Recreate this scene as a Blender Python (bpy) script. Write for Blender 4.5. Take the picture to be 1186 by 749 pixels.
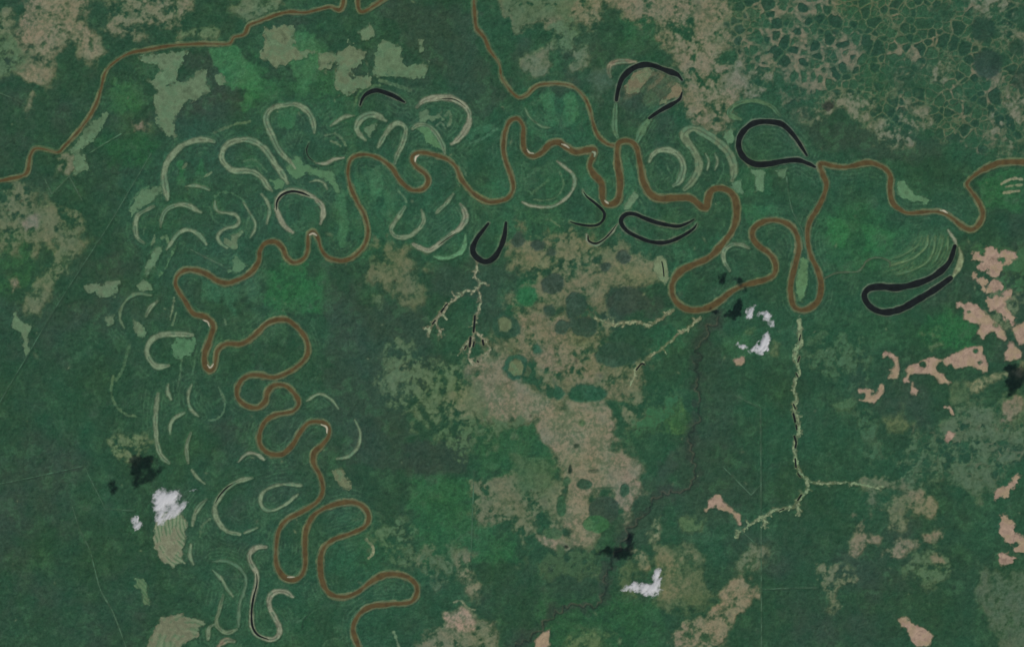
# River-plain seen from high above: brown meandering rivers, black oxbow lakes, grass-grown meander scars,
# savanna, forest, small clouds with their shadows.   1 Blender unit = 1 metre, 1 photo pixel = 40 m.
import bpy, math
import numpy as np
from mathutils import Vector

for _o in list(bpy.data.objects):
    bpy.data.objects.remove(_o)
scene = bpy.context.scene
COL = scene.collection
S = 40.0                      # metres per photo pixel
CX, CY = 593.0, 374.5         # photo centre
R = math.radians

# ------------------------------------------------------------------ camera, sky, sun, exposure
CAM_H = 400000.0
cam = bpy.data.objects.new("camera", bpy.data.cameras.new("camera"))
COL.objects.link(cam)
cam.location = (0, 0, CAM_H)
cam.data.sensor_width = 36.0
cam.data.lens = 36.0 * CAM_H / (1186 * S)
cam.data.clip_start = 10.0
cam.data.clip_end = 2.0e6
scene.camera = cam

SUN_ELEV = 50.0
SUN_AZ = (0.6, -0.8)          # the sun stands to the lower right of the picture
w = bpy.data.worlds.new("World")
scene.world = w
w.use_nodes = True
nt = w.node_tree
sky = nt.nodes.new("ShaderNodeTexSky")
sky.sky_type = 'NISHITA'
sky.sun_disc = False
sky.sun_elevation = R(SUN_ELEV)
sky.sun_rotation = math.atan2(SUN_AZ[0], SUN_AZ[1])
nt.links.new(sky.outputs[0], nt.nodes["Background"].inputs[0])
nt.nodes["Background"].inputs[1].default_value = 0.06

sun = bpy.data.objects.new("sun", bpy.data.lights.new("sun", 'SUN'))
COL.objects.link(sun)
sun.data.energy = 3.5
sun.data.angle = R(0.5)
sun.data.color = (1.0, 0.955, 0.89)
c_, s_ = math.cos(R(SUN_ELEV)), math.sin(R(SUN_ELEV))
sun.rotation_mode = 'QUATERNION'
sun.rotation_quaternion = Vector((SUN_AZ[0] * c_, SUN_AZ[1] * c_, s_)).to_track_quat('Z', 'Y')
sun.location = (0, 0, 20000)
vs = scene.view_settings
vs.view_transform = 'Standard'
vs.look = 'None'
vs.exposure = 0.0
vs.gamma = 1.0
scene.cycles.max_bounces = 4
scene.cycles.transparent_max_bounces = 12

# ------------------------------------------------------------------ helpers: numbers
def lin(rgb):
    c = np.array(rgb, dtype=np.float64) / 255.0
    return np.where(c <= 0.04045, c / 12.92, ((c + 0.055) / 1.055) ** 2.4).astype(np.float32)

def P(txt):
    return np.array([[float(v) for v in t.split(',')] for t in txt.split()], dtype=np.float64)

def sstep(a, b, x):
    t = np.clip((x - a) / (b - a), 0, 1)
    return t * t * (3 - 2 * t)

def hash2(ix, iy, seed):
    h = (ix.astype(np.int64) * 374761393 + iy.astype(np.int64) * 668265263 + seed * 974634221) & 0xFFFFFFFF
    h = ((h ^ (h >> 13)) * 1274126177) & 0xFFFFFFFF
    h = ((h ^ (h >> 16)) * 2246822519) & 0xFFFFFFFF
    return ((h ^ (h >> 15)) & 0xFFFFFF).astype(np.float32) / 16777215.0

def vnoise(x, y, seed):
    xi, yi = np.floor(x), np.floor(y)
    fx, fy = (x - xi).astype(np.float32), (y - yi).astype(np.float32)
    fx = fx * fx * fx * (fx * (fx * 6 - 15) + 10)
    fy = fy * fy * fy * (fy * (fy * 6 - 15) + 10)
    a, b = hash2(xi, yi, seed), hash2(xi + 1, yi, seed)
    c, d = hash2(xi, yi + 1, seed), hash2(xi + 1, yi + 1, seed)
    return (a + (b - a) * fx + (c - a) * fy + (a - b - c + d) * fx * fy) * 2 - 1

def fbm(x, y, period, octaves=4, seed=0, gain=0.55):
    """roughly unit deviation"""
    out = np.zeros(np.broadcast(x, y).shape, np.float32)
    amp, tot, p = 1.0, 0.0, period
    ca, sa = math.cos(0.6), math.sin(0.6)
    xx, yy = x * ca - y * sa, x * sa + y * ca
    for k in range(octaves):
        out += amp * vnoise(xx / p + 17.3 * k, yy / p - 9.1 * k, seed + k * 31)
        tot += amp * amp
        amp *= gain
        p *= 0.5
        xx, yy = xx * ca - yy * sa, xx * sa + yy * ca
    return out / (0.42 * math.sqrt(tot))

def spline(pts, step=1.5):
    """Catmull-Rom through pts (n, k), sampled about every `step` px"""
    pts = np.asarray(pts, dtype=np.float64)
    q = np.vstack([2 * pts[0] - pts[1], pts, 2 * pts[-1] - pts[-2]])
    out = []
    for i in range(1, len(q) - 2):
        p0, p1, p2, p3 = q[i - 1], q[i], q[i + 1], q[i + 2]
        n = max(1, int(np.hypot(*(p2 - p1)[:2]) / step))
        for t in np.arange(n) / n:
            out.append(0.5 * ((2 * p1) + (-p0 + p2) * t + (2 * p0 - 5 * p1 + 4 * p2 - p3) * t * t + (-p0 + 3 * p1 - 3 * p2 + p3) * t ** 3))
    out.append(q[-2])
    return np.array(out)

def polyline(pts, step=2.0):
    """straight runs between the points"""
    out = [pts[:1]]
    for a, b in zip(pts[:-1], pts[1:]):
        n = max(1, int(np.hypot(*(b - a)) / step))
        out.append(a + (b - a) * (np.arange(1, n + 1) / n)[:, None])
    return np.vstack(out)

def line_field(path, hw, xs, ys, reach=4.0, far=-9.0):
    """path (n,2), hw half width per point -> (half width - distance), signed side offset, along 0..1"""
    D = np.full((len(ys), len(xs)), far, np.float32)
    V = np.zeros_like(D)
    U = np.zeros_like(D)
    n = len(path)
    for i in range(n - 1):
        a, b = path[i], path[i + 1]
        r = max(hw[i], hw[i + 1]) + reach
        x0, x1 = np.searchsorted(xs, [min(a[0], b[0]) - r, max(a[0], b[0]) + r])
        y0, y1 = np.searchsorted(ys, [min(a[1], b[1]) - r, max(a[1], b[1]) + r])
        if x1 <= x0 or y1 <= y0:
            continue
        gx, gy = xs[None, x0:x1] - a[0], ys[y0:y1, None] - a[1]
        d = b - a
        L2 = max(d[0] ** 2 + d[1] ** 2, 1e-9)
        t = np.clip((gx * d[0] + gy * d[1]) / L2, 0, 1)
        dist = np.hypot(gx - t * d[0], gy - t * d[1])
        s = hw[i] + (hw[i + 1] - hw[i]) * t - dist
        win = D[y0:y1, x0:x1]
        m = s > win
        win[m] = s[m]
        side = np.sign(gx * d[1] - gy * d[0]) * dist
        V[y0:y1, x0:x1][m] = side[m]
        U[y0:y1, x0:x1][m] = ((i + t) / n)[m]
    return D, V, U

def poly_field(pts, xs, ys, reach=12.0):
    """distance to the outline, positive inside"""
    D = np.full((len(ys), len(xs)), -99.0, np.float32)
    lo, hi = pts.min(0) - reach, pts.max(0) + reach
    x0, x1 = np.searchsorted(xs, [lo[0], hi[0]])
    y0, y1 = np.searchsorted(ys, [lo[1], hi[1]])
    if x1 <= x0 or y1 <= y0:
        return D
    gx, gy = xs[None, x0:x1], ys[y0:y1, None]
    best = np.full((y1 - y0, x1 - x0), 1e9)
    ins = np.zeros((y1 - y0, x1 - x0), bool)
    for a, b in zip(pts, np.roll(pts, -1, 0)):
        d = b - a
        t = np.clip(((gx - a[0]) * d[0] + (gy - a[1]) * d[1]) / max(d @ d, 1e-9), 0, 1)
        best = np.minimum(best, np.hypot(gx - a[0] - t * d[0], gy - a[1] - t * d[1]))
        if a[1] != b[1]:
            ins ^= ((a[1] > gy) != (b[1] > gy)) & (gx < (gy - a[1]) * d[0] / (b[1] - a[1]) + a[0])
    D[y0:y1, x0:x1] = np.where(ins, best, -best)
    return D

# ------------------------------------------------------------------ helpers: objects and materials
def tag(o, label=None, cat=None, group=None, kind=None):
    if label:
        o["label"] = label
    if cat:
        o["category"] = cat
    if group:
        o["group"] = group
    if kind:
        o["kind"] = kind
    return o

def make_mesh(name, xs, ys, Z, keep, C, mat, extra=None):
    """a sheet over the photo-pixel axes xs, ys with heights Z (metres); only quads with keep"""
    ny, nx = Z.shape
    kq = np.nonzero(keep.ravel())[0]
    iy, ix = kq // (nx - 1), kq % (nx - 1)
    v00 = iy * nx + ix
    quads = np.stack([v00 + nx, v00 + nx + 1, v00 + 1, v00], 1)       # counter-clockwise seen from above
    used = np.zeros(nx * ny, bool)
    used[quads.ravel()] = True
    remap = np.cumsum(used) - 1
    quads = remap[quads]
    gx, gy = np.meshgrid(xs, ys)
    co = np.stack([(gx - CX) * S, (CY - gy) * S, Z], -1).reshape(-1, 3)[used].astype(np.float32)
    me = bpy.data.meshes.new(name)
    nv, nq = len(co), len(quads)
    me.vertices.add(nv)
    me.vertices.foreach_set("co", co.ravel())
    me.loops.add(nq * 4)
    me.loops.foreach_set("vertex_index", quads.astype(np.int32).ravel())
    me.polygons.add(nq)
    me.polygons.foreach_set("loop_start", np.arange(0, nq * 4, 4, dtype=np.int32))
    me.update(calc_edges=True)
    me.polygons.foreach_set("use_smooth", np.ones(nq, bool))
    if C is not None:
        at = me.attributes.new("cover", 'FLOAT_COLOR', 'POINT')
        rgba = np.ones((nv, 4), np.float32)
        rgba[:, :3] = C.reshape(-1, 3)[used]
        at.data.foreach_set("color", rgba.ravel())
    for k, arr in (extra or {}).items():
        at = me.attributes.new(k, 'FLOAT', 'POINT')
        at.data.foreach_set("value", arr.ravel()[used].astype(np.float32))
    me.materials.append(mat)
    o = bpy.data.objects.new(name, me)
    COL.objects.link(o)
    return o

def node(nt, kind, **kw):
    n = nt.nodes.new(kind)
    for k, v in kw.items():
        setattr(n, k, v)
    return n

def cover_material(name, grain, period=70.0, rough=1.0):
    """land cover: the kind of cover at each place, broken up by two sizes of procedural grain"""
    m = bpy.data.materials.new(name)
    m.use_nodes = True
    t = m.node_tree
    t.nodes.clear()
    out = node(t, "ShaderNodeOutputMaterial")
    bs = node(t, "ShaderNodeBsdfDiffuse")
    at = node(t, "ShaderNodeAttribute", attribute_name="cover")
    tc = node(t, "ShaderNodeTexCoord")
    fac = None
    for per, amp, det in ((period, grain, 1.0), (period * 3.1, grain * 0.55, 2.0)):
        nz = node(t, "ShaderNodeTexNoise")
        nz.inputs["Scale"].default_value = 1.0 / per
        nz.inputs["Detail"].default_value = det
        t.links.new(tc.outputs["Object"], nz.inputs["Vector"])
        mr = node(t, "ShaderNodeMapRange")
        mr.inputs["From Min"].default_value = 0.25
        mr.inputs["From Max"].default_value = 0.75
        mr.inputs["To Min"].default_value = 1.0 - amp
        mr.inputs["To Max"].default_value = 1.0 + amp
        t.links.new(nz.outputs["Fac"], mr.inputs["Value"])
        if fac is None:
            fac = mr.outputs[0]
        else:
            mu = node(t, "ShaderNodeMath", operation='MULTIPLY')
            t.links.new(fac, mu.inputs[0])
            t.links.new(mr.outputs[0], mu.inputs[1])
            fac = mu.outputs[0]
    sc = node(t, "ShaderNodeVectorMath", operation='SCALE')
    t.links.new(at.outputs["Color"], sc.inputs[0])
    t.links.new(fac, sc.inputs["Scale"])
    t.links.new(sc.outputs[0], bs.inputs["Color"])
    t.links.new(bs.outputs[0], out.inputs["Surface"])
    return m

def water_material(name, rgb, rough, var=0.10, spec=0.4, margin=None):
    m = bpy.data.materials.new(name)
    m.use_nodes = True
    t = m.node_tree
    b = t.nodes["Principled BSDF"]
    b.inputs["Roughness"].default_value = rough
    b.inputs["Specular IOR Level"].default_value = spec
    tc = node(t, "ShaderNodeTexCoord")
    nz = node(t, "ShaderNodeTexNoise")
    nz.inputs["Scale"].default_value = 1 / 240.0
    nz.inputs["Detail"].default_value = 3.0
    t.links.new(tc.outputs["Object"], nz.inputs["Vector"])
    rp = node(t, "ShaderNodeValToRGB")
    c = lin(rgb)
    rp.color_ramp.elements[0].position = 0.3
    rp.color_ramp.elements[1].position = 0.7
    rp.color_ramp.elements[0].color = (*(c * (1 - var)), 1)
    rp.color_ramp.elements[1].color = (*(c * (1 + var)), 1)
    t.links.new(nz.outputs["Fac"], rp.inputs[0])
    t.links.new(rp.outputs[0], b.inputs["Base Color"])
    if margin is not None:                      # shallows: paler silt towards the banks
        at = node(t, "ShaderNodeAttribute", attribute_name="depth")
        mr = node(t, "ShaderNodeMapRange", interpolation_type='SMOOTHSTEP')
        mr.inputs["From Min"].default_value = 0.0
        mr.inputs["From Max"].default_value = 1.3
        mr.inputs["To Min"].default_value = 0.75
        mr.inputs["To Max"].default_value = 0.0
        t.links.new(at.outputs["Fac"], mr.inputs["Value"])
        mx = node(t, "ShaderNodeMix", data_type='RGBA')
        t.links.new(mr.outputs[0], mx.inputs[0])
        t.links.new(rp.outputs[0], mx.inputs[6])
        mx.inputs[7].default_value = (*lin(margin), 1)
        t.links.new(mx.outputs[2], b.inputs["Base Color"])
    return m

M_GROUND = cover_material("ground_cover", 0.10)
M_FOREST = cover_material("forest_crowns", 0.16, 60.0)
M_SCAR = cover_material("marsh_grass", 0.12, 55.0)
M_BARE = cover_material("bare_soil", 0.07, 60.0)
M_RIVER = water_material("silty_water", (79, 67, 37), 0.45, 0.28, 0.12, (94, 98, 68))
M_LAKE = water_material("black_water", (18, 24, 23), 0.3, 0.4, 0.1)

# ------------------------------------------------------------------ traced data (photo pixels)
MAIN_RIVER = P("""1215,190 1186,188 1163,188 1146,193 1129,203 1120,213 1125,222 1133,233 1138,245 1137,254 1131,263 1123,266 1113,261
 1103,253 1091,246 1076,245 1053,247 1043,243 1034,235 1031,220 1031,204 1023,194 1006,188.5 989,192 976,193.5 963,192 954,189.5 949.5,191
 953,202 957,213 954,227 946,243 939,254 935,270 938,293 947,313 951,330 948,347 939,356 929,359 920,355 916,343 916,327 921,307 925,287
 922,270 913,260 899,255 884,257 873,265 872,275 879,285 890,293 898,305 896,318 883,325 863,330 847,338 827,353 810,359 793,357 782,348
 778,337 780,325 790,313 807,305 823,297 837,282 848,267 853,251 852,233 845,222 833,218 824,221 820,230 818,240 812,239 800,230 783,229
 763,230 752,223 745,210 742,193 738,173 732,165 723,163 715.5,168 715,187 718,207 717,227 712,235 703,237 698,230 697,213 688,202 683,192
 687,181 688,174 680,174 667,176 655,170 647,165 637,167 627,177 617,181 608,175 606,160 606,147 600,138 591,140 585,153 583,173 587,190
 593,207 594,220 587,230 570,234 557,230 544,220 534,207 527,192 514,183 497,178 484,177 477,183 482,193 492,201 496,210 490,219 477,220
 464,210 454,195 440,184 423,179 408,183 403,197 405,213 413,233 422,249 426,267 422,284 410,297 395,302 380,298 372,288 368,275 362.5,268
 357,273 356.5,288 352,299 341,304 332,298 327,287 318,280 307,282 301,291 299,304 287,318 267,327 254,326 240,318 227,313 214,313 205,320
 204,332 214,348 224,363 238,367 247,377 243,393 237,410 238,424 244,429 249,422 252,406 263,398 280,398 294,389 310,374 330,370 345,380
 355,394 356,410 347,422 332,432 316,437 299,434 285,436 276,446 275,459 284,469 298,472 307,465 310,454 318,446 331,447 342,457 346,467
 339,476 320,480 307,488 301,501 301,514 310,524 326,526 338,516 348,500 357,490 369,488 379,492 381,503 374,514 364,524 363.5,537 371,551
 374,567 367,581 350,592 333,601 323,614 320,632 320,652 327,666 339,671 349,666 353.5,652 353,632 355,612 364,596 381,586 403,581 419,585
 427,597 423,609 407,617 387,624 375,634 371,649 373,672 382,687 397,691 413,686 430,673 447,665 467,666 480,674 483,686 475,697 453,699
 430,702 416,711 409,727 414,745 424,765""")
MAIN_W = [(0, 5.6), (0.12, 5.8), (0.28, 7.6), (0.38, 7.4), (0.42, 5.2), (0.5, 4.7), (0.56, 4.8), (0.64, 5.6), (0.8, 5.6), (1.0, 6.2)]
NORTH_RIVER = P("""-20,213 0,209.5 13,207 25,204 32,198 35,181 41,172.5 52,173 67,176.5 76,168 90,153 103,136 112,119 117,103 122,84 133,72 150,62
 173,57.5 200,53 234,51 264,51 271,43.5 283,40 288,30 300,25 320,17.5 337,14 353,15 370,11 383,8.5 392,12 397,7 399,-5 406,-14 414,-5 415,9
 420,14 433,7 443,0 455,-8""")
TRIB = P("549,-15 549,3 550,20 552,33 561,44 567,58 578,74 581,90 592,106 601,113 610,110 622,99.5 640,97 659,99 672,107 682,123 687,143 693,158 703,166.5 713,169")

# black lakes: name, path, widths along, label
LAKES = [
 ("417,122 420,114 426,108 437,105 453,110 461,114 468.5,118.5", [1.5, 3, 4, 4.5, 4.5, 4, 2], "small black crescent lake below the grey-green pastures, its ends pointing down"),
 ("714,116 715.5,106 720,92 728,83 737,77.5 748,75 758,76.5 767,80 778,84 785,87 790,93", [3, 4, 4.6, 4.8, 4.8, 4.8, 4.6, 4.6, 5, 4, 2], "longer black arm of the split arch lake that curves round a tan meadow"),
 ("790,107 787,115 778,121 767,127 759,132 752,137", [1.5, 3, 4, 4, 3.8, 2.5], "short straight black lake arm at the lower right end of the split arch lake"),
 ("934.5,180 923,162 913,150 903,143 886,141 873,143 863,150 856.5,160 856,172 862,183 874,190 890,190 906,187 923,185.5 936,189.5 944,193.5", [2.5, 5, 6, 6.4, 6.5, 7, 7.2, 7, 7, 7, 7, 6.5, 6, 6, 5, 2.5], "large teardrop-shaped black oxbow lake whose tip touches the brown river"),
 ("804,254 796,258.5 785,262 770,260 758,257 746,252.5 735,248 726,248 720,253 720,259.5 727,268 740,275 754,280 769,281 783,277 796,270 804,264 807,259", [1.5, 3, 4, 4.6, 5, 5.2, 5.4, 5.2, 5, 4.8, 4.6, 4.6, 4.8, 5, 4.6, 4, 3, 1], "narrow leaf-shaped black oxbow lake lying on its side under the zigzag river bend"),
 ("565.5,259 560,266 552.5,276 547.5,288 551,297 561,303 571,299.5 579,288 584,274 586,258", [3, 5, 6, 7, 7, 7, 7, 6.6, 6, 3.6], "black U-shaped lake standing above the branching pale creek"),
 ("1106,285 1099,304 1083,319 1063,328 1039,333 1019,332 1006,334.5 1001,343 1008,355 1023,361.5 1043,358 1063,347 1083,335 1101,322", [5, 7, 7.6, 8, 8.2, 8, 7, 6.5, 7, 7.5, 8, 8, 8, 6.5], "big black hairpin lake with two long arms beside the fan of scroll bars"),
 ("675.5,222 680,228 690,236 699,245 699.5,253 693,260 682,261.5 667,259 660,256.5", [1.2, 2, 3, 3, 3, 3, 3, 2.2, 1], "thin dark hook-shaped pool between the big ring scar and the leaf-shaped lake"),
 ("681,273 682,279 690,282 699,277.5 708,268.5 714,260", [1.6, 2.2, 2.2, 1.8, 1.5, 1], "tiny dark J-shaped pool trailing from the pointed left end of the leaf-shaped lake"),
 ("320,243 321,233 327,225.5 338,221.7 349,223.3 359,227.5", [1, 2.2, 2.8, 3, 2.6, 1], "thin black arc of water along the top of the pale pan-shaped scar"),
 ("297,664 297.5,676 293.5,692 291.3,709 292.5,725 299,735 311,740", [0.8, 1.8, 2.4, 2.6, 2.6, 2.4, 1], "long thin black thread of water in the bottom snake-shaped scar"),
 ("249.5,582 254,574 262,565 270,559.5", [0.8, 1.8, 1.8, 0.8], "short dark water streak in the upper left of the big C-shaped scar by the cloud"),
 ("505,115.2 520,114.3 530,117 539,124", [0.6, 1.3, 1.3, 0.6], "faint dark water line along the top of the bracket-shaped scar"),
 ("358,165 355,174 357.5,182 364,187.5", [1, 1.6, 1.6, 0.8], "dark arc of water on the left side of the dim ring scar above the first river arch"),
 ("766.5,303 768,310 769,320", [1.6, 1.6, 1.6], "dark slit of water inside the small ear-shaped marsh beside the wide river bend"),
 ("508,284 518,276.5 528,270", [0.8, 1.4, 0.8], "thin dark streak of water in the S-shaped scar left of the black U-shaped lake"),
]

PALE, PALE2, DIM, TANC = (116, 134, 104), (132, 138, 113), (80, 112, 83), (130, 124, 100)
# meander scars: path, width, colour, label
SCARS = [
 ("248,164 239,162 231,162 220,165 209,170 200,179 193,189 190,201 191,213 193,225 194,231", 6.2, PALE, "pale grassy quarter-circle scar with a blunt top end, left of the pan-handle scar"),
 ("333,212 325,199 319,191 313,181 305,171 294,164 283,162 270,164 262,169 257,177 257,185 264,194 273,198 285,198 295,200 304,207 310,216 315,221", 6.0, PALE, "pale folded hairpin scar with two long arms, left of the tall bulb scar"),
 ("364,154 363,144 359,133 351,125 341,121 330,122 319,124 311,129 308,136 309,145 315,157 322,172 329,181 337,188 342,195", 5.6, PALE, "tall pale bulb-shaped scar with a long tail running down to the right"),
 ("383,146 393,139 401,135 410,134", 3.6, PALE, "short pale curved scar between the dim ring and the crescent lake"),
 ("366,189 377,189.5 387,184.5 398,183", 3.2, PALE2, "bright short lower rim of the dim ring scar above the first river arch"),
 ("447,140 439,135 429,133 419,137 413,146 415,154 423,162", 6.2, PALE, "thick pale C-shaped scar under the black crescent lake"),
 ("438,171 445,158 453,147 460,143 467,145 470,151 467,165 461,177 457,189", 5.2, PALE, "pale arch scar with two legs, right of the thick C-shaped scar"),
 ("483,124 491,117 501,114 513,113 525,115 536,121 543,130 543,141 539,151 531,161 523,167", 6.0, PALE2, "large pale bracket-shaped scar opening left with a dark middle line"),
 ("478,149 484,145 493,145 501,150 508,159 513,169 515,178", 4.6, PALE, "pale curved scar edging the light green tongue just above the river hook"),
 ("178,239 168,244 160,249 157,257 157,268 160,276 167,282", 4.2, PALE, "pale bracket-shaped scar nearest the left end of the scar belt"),
 ("186,263 187,255 191,245 200,239 211,237 220,239 227,243 233,246", 4.4, PALE, "smooth pale half-moon scar above the twin light green strips"),
 ("193,289 199,280 205,272 213,267 221,267 229,271 235,277 239,283", 4.0, PALE, "pale hump-shaped scar running up from the twin light green strips"),
 ("249,233 249,239 253,245 264,247 273,249 277,256 273,262 264,264 256,268 252,275 256,282 263,287", 3.4, PALE, "thin pale scar wriggling like a reversed S, above the river arch"),
 ("339,269 330,262 323,250 320,239 322,230 329,223 338,221 349,223 358,226 366,231 373,239 374,249 371,259", 5.6, PALE2, "pale pan-shaped ring scar with black water along its top"),
 ("359,211 367,209 375,212 379,219", 3.0, PALE, "small pale eyebrow scar right above the pan-shaped ring scar"),
 ("303,225 309,233 312,243 309,259", 3.2, PALE, "pale bowed scar immediately left of the pan-shaped ring scar"),
 ("282,235 289,246 295,257 295,266 290,275", 3.0, PALE, "slim pale scar between the reversed S scar and the bowed scar"),
 ("469,240 460,253 453,265 457,273 467,275 477,272 487,263 491,254 488,243", 4.2, PALE, "pale U-shaped scar below the river bend, left of the S-shaped scar"),
 ("525,225 517,235 505,247", 4.4, PALE, "short straight pale scar slanting between two river bends"),
 ("533,236 538,245 539,254 533,264 523,271 513,279 504,286 496,290 485,286 479,283", 5.4, PALE2, "long pale S-shaped scar with a dark centre, left of the black U-shaped lake"),
 ("503,297 515,299 527,296 536,289 539,279 539,272", 4.6, (92, 138, 98), "bright green crescent scar hugging the underside of the S-shaped scar"),
 ("645,187 656,195 665,205 664,218 656,229 643,238 629,240 614,238 605,234", 3.2, PALE2, "thin pale half-ring scar around a dark green field, below the zigzag river"),
 ("675,219.5 676,224 682,229 691,235.5 700,245", 3.0, PALE, "pale rim along the upper end of the hook-shaped pool"),
 ("679.5,271.5 681,279 690,283.5 700,277 709,268 716,259", 3.6, PALE2, "pale rim round the tiny J-shaped pool"),
 ("845,313 839,303 838,293 843,286 851,283 860,284 867,287", 4.4, PALE, "lone pale hook scar inside the wide brown river bend"),
 ("752,187 756,179 764,174 775,174 785,179 791,189 791,200 786,211 780,215", 6.2, PALE, "pale open ring scar beside the river, left of the big folded scar"),
 ("793,219 802,210 808,199 809,187 803,174 795,163 792,156 798,150 807,150 820,157 833,166 843,176 849,189 850,200 848,209", 8.0, (104, 122, 92), "widest folded hairpin scar, left of the teardrop lake"),
 ("817,178 821,187 819,197", 2.4, PALE, "short thin scar between the arms of the widest folded scar, the inner one"),
 ("828,178 831,187 828,197", 2.4, PALE, "short thin scar between the arms of the widest folded scar, the outer one"),
 ("903,134 893,123 875,117 858,119 847,125 845,133 858,138.5", 5.0, (82, 112, 78), "dull green loop scar just above the teardrop lake"),
 ("223,388 208,387 192,387 181,390 173,397 170,406 173,416 181,424 190,424 196,423", 5.4, PALE, "pale C-shaped scar with a square upper end, beside the bright green patch"),
 ("182,349 174,356 169,366", 4.4, PALE, "short pale slanting scar above the C-shaped scar by the bright green patch"),
 ("175,342 163,340 155,341 146,348 140,358 139,369 144,380", 3.2, (94, 116, 86), "faint ragged arc scar around a small tan meadow on the left"),
 ("183,456 181,472 180,488 181,504 183,519 188,529 196,536", 5.0, PALE, "long straight pale scar hooking right at its foot, above the big cloud"),
 ("195,445 194,453 198,462", 3.4, PALE, "tiny pale comma scar above the long straight scar's right side"),
 ("213,478 202,484 197,493 197,502", 3.2, PALE, "small pale sickle scar just right of the long straight scar"),
 ("222,446 218,456 219,469 224,477 230,482", 3.4, PALE, "slender pale scar bowed left, below the narrow river hairpin"),
 ("221,501 217,513 216,521 218,536", 4.2, PALE, "upright pale scar to the right of the small sickle scar"),
 ("222,544 228,552 237,560", 3.6, PALE, "short pale diagonal scar continuing below the upright scar"),
 ("276,535 282,528 289,524.5 298,526 306,532", 3.4, PALE2, "pale cap-shaped scar touching the river above the big C-shaped scar"),
 ("292,553 276,557 263,565 254,576 248.5,589 253,604 263.5,615 278,618.5", 5.2, PALE, "big pale C-shaped scar to the right of the largest cloud on the left"),
 ("349,562 338,561 325,561 308,567 302,576 304,587 315,591 330,584 345,572", 3.0, PALE, "small pale loop scar inside the opening of the big C-shaped scar"),
 ("411,486 417,501 415,516 404.5,528 390,531", 2.8, PALE, "thin pale bow scar right of the river's snub loop"),
 ("355,464 370,456 383,462 392,473", 2.8, PALE, "thin pale arch scar beside the small river knob"),
 ("239,578 230,587 225,597 223,608", 4.4, PALE, "pale blade-shaped scar between the cloud and the big C-shaped scar"),
 ("221,630 220,643 224,653", 3.4, PALE, "little pale upright scar right of the striped fan"),
 ("308,633 297,634 289,642 291,652 297,663 297,676 293,692 291,709 292,725 298,735 311,740 320,738 324,728 319,716 312.5,703 312,692 319,685 330,685 339.5,691", 5.0, PALE2, "long pale snake-shaped scar at the bottom with black water in it"),
 ("246,650 260,649 273,654 282,663 285,674.5 282,687 277.5,700 276,725", 2.8, (86, 112, 86), "faint long scar left of the bottom snake-shaped scar"),
 ("246.6,660 257,671 263,681 269.6,690", 3.4, PALE, "pale spike-shaped scar inside the faint long scar"),
 ("258.5,689 254,706 251,716 252,725 262,732.5 274,728.5", 4.2, (104, 122, 92), "pale stem scar curling like a J, right of the pinkish horseshoe meadow"),
 ("249,722 242,727 241,740", 4.4, PALE, "stubby pale scar between the pinkish horseshoe meadow and the J-shaped stem scar"),
 ("252,749 262,741 271,742", 6.0, TANC, "tan scar stub on the bottom edge left of the snake-shaped scar"),
 ("736,72 721.6,71 708,74 705,82 707,89", 4.4, TANC, "tan curl hanging on the left shoulder of the split arch lake"),
 ("713,121 712,135 712,150 715,159", 6.4, (88, 118, 84), "green strip running down from the left foot of the split arch lake"),
 ("753,138 745,148 738,163", 8.6, (84, 116, 82), "broad green strip running down from the right foot of the split arch lake"),
 ("1098,266.5 1105,277 1108,284", 3.8, PALE2, "pale pointed tail above the upper arm tip of the hairpin lake"),
 ("1111,287 1113,297 1111,308 1104,320", 5.4, (128, 140, 104), "pale grassy bar joining the two arm tips of the hairpin lake"),
 ("1075,273 1072,286 1057,299 1032,307", 2.0, (104, 130, 88), "longest thin scroll-bar ridge of the fan above the hairpin lake"),
 ("1083,273 1081,290 1073.5,303 1058.6,312 1038,318", 1.7, (96, 124, 84), "thin scroll-bar ridge of the fan closest above the hairpin lake"),
 ("1091,273 1090,286 1083,303", 1.5, (92, 122, 82), "short steep scroll-bar ridge of the fan, left of the pale pointed tail"),
 ("1098,274 1097.5,290", 1.5, (96, 124, 84), "shortest scroll-bar ridge, right against the pale pointed tail"),
 ("1064,284 1047,294.5 1036,299", 1.5, (88, 118, 80), "outermost dull scroll-bar ridge at the upper left of the fan"),
 ("608,125 612,134 619,141 628,147 637,148", 2.4, (98, 126, 94), "thin pale sickle scar in the green stripes below the tributary"),
 ("215,216 222,215 231,216 242,220", 2.8, PALE, "small pale dash scar above the smooth half-moon scar"),
 ("298,611 290,614 283,617", 3.0, PALE, "row of pale dashes closing the bottom of the big C-shaped scar"),
]

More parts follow.
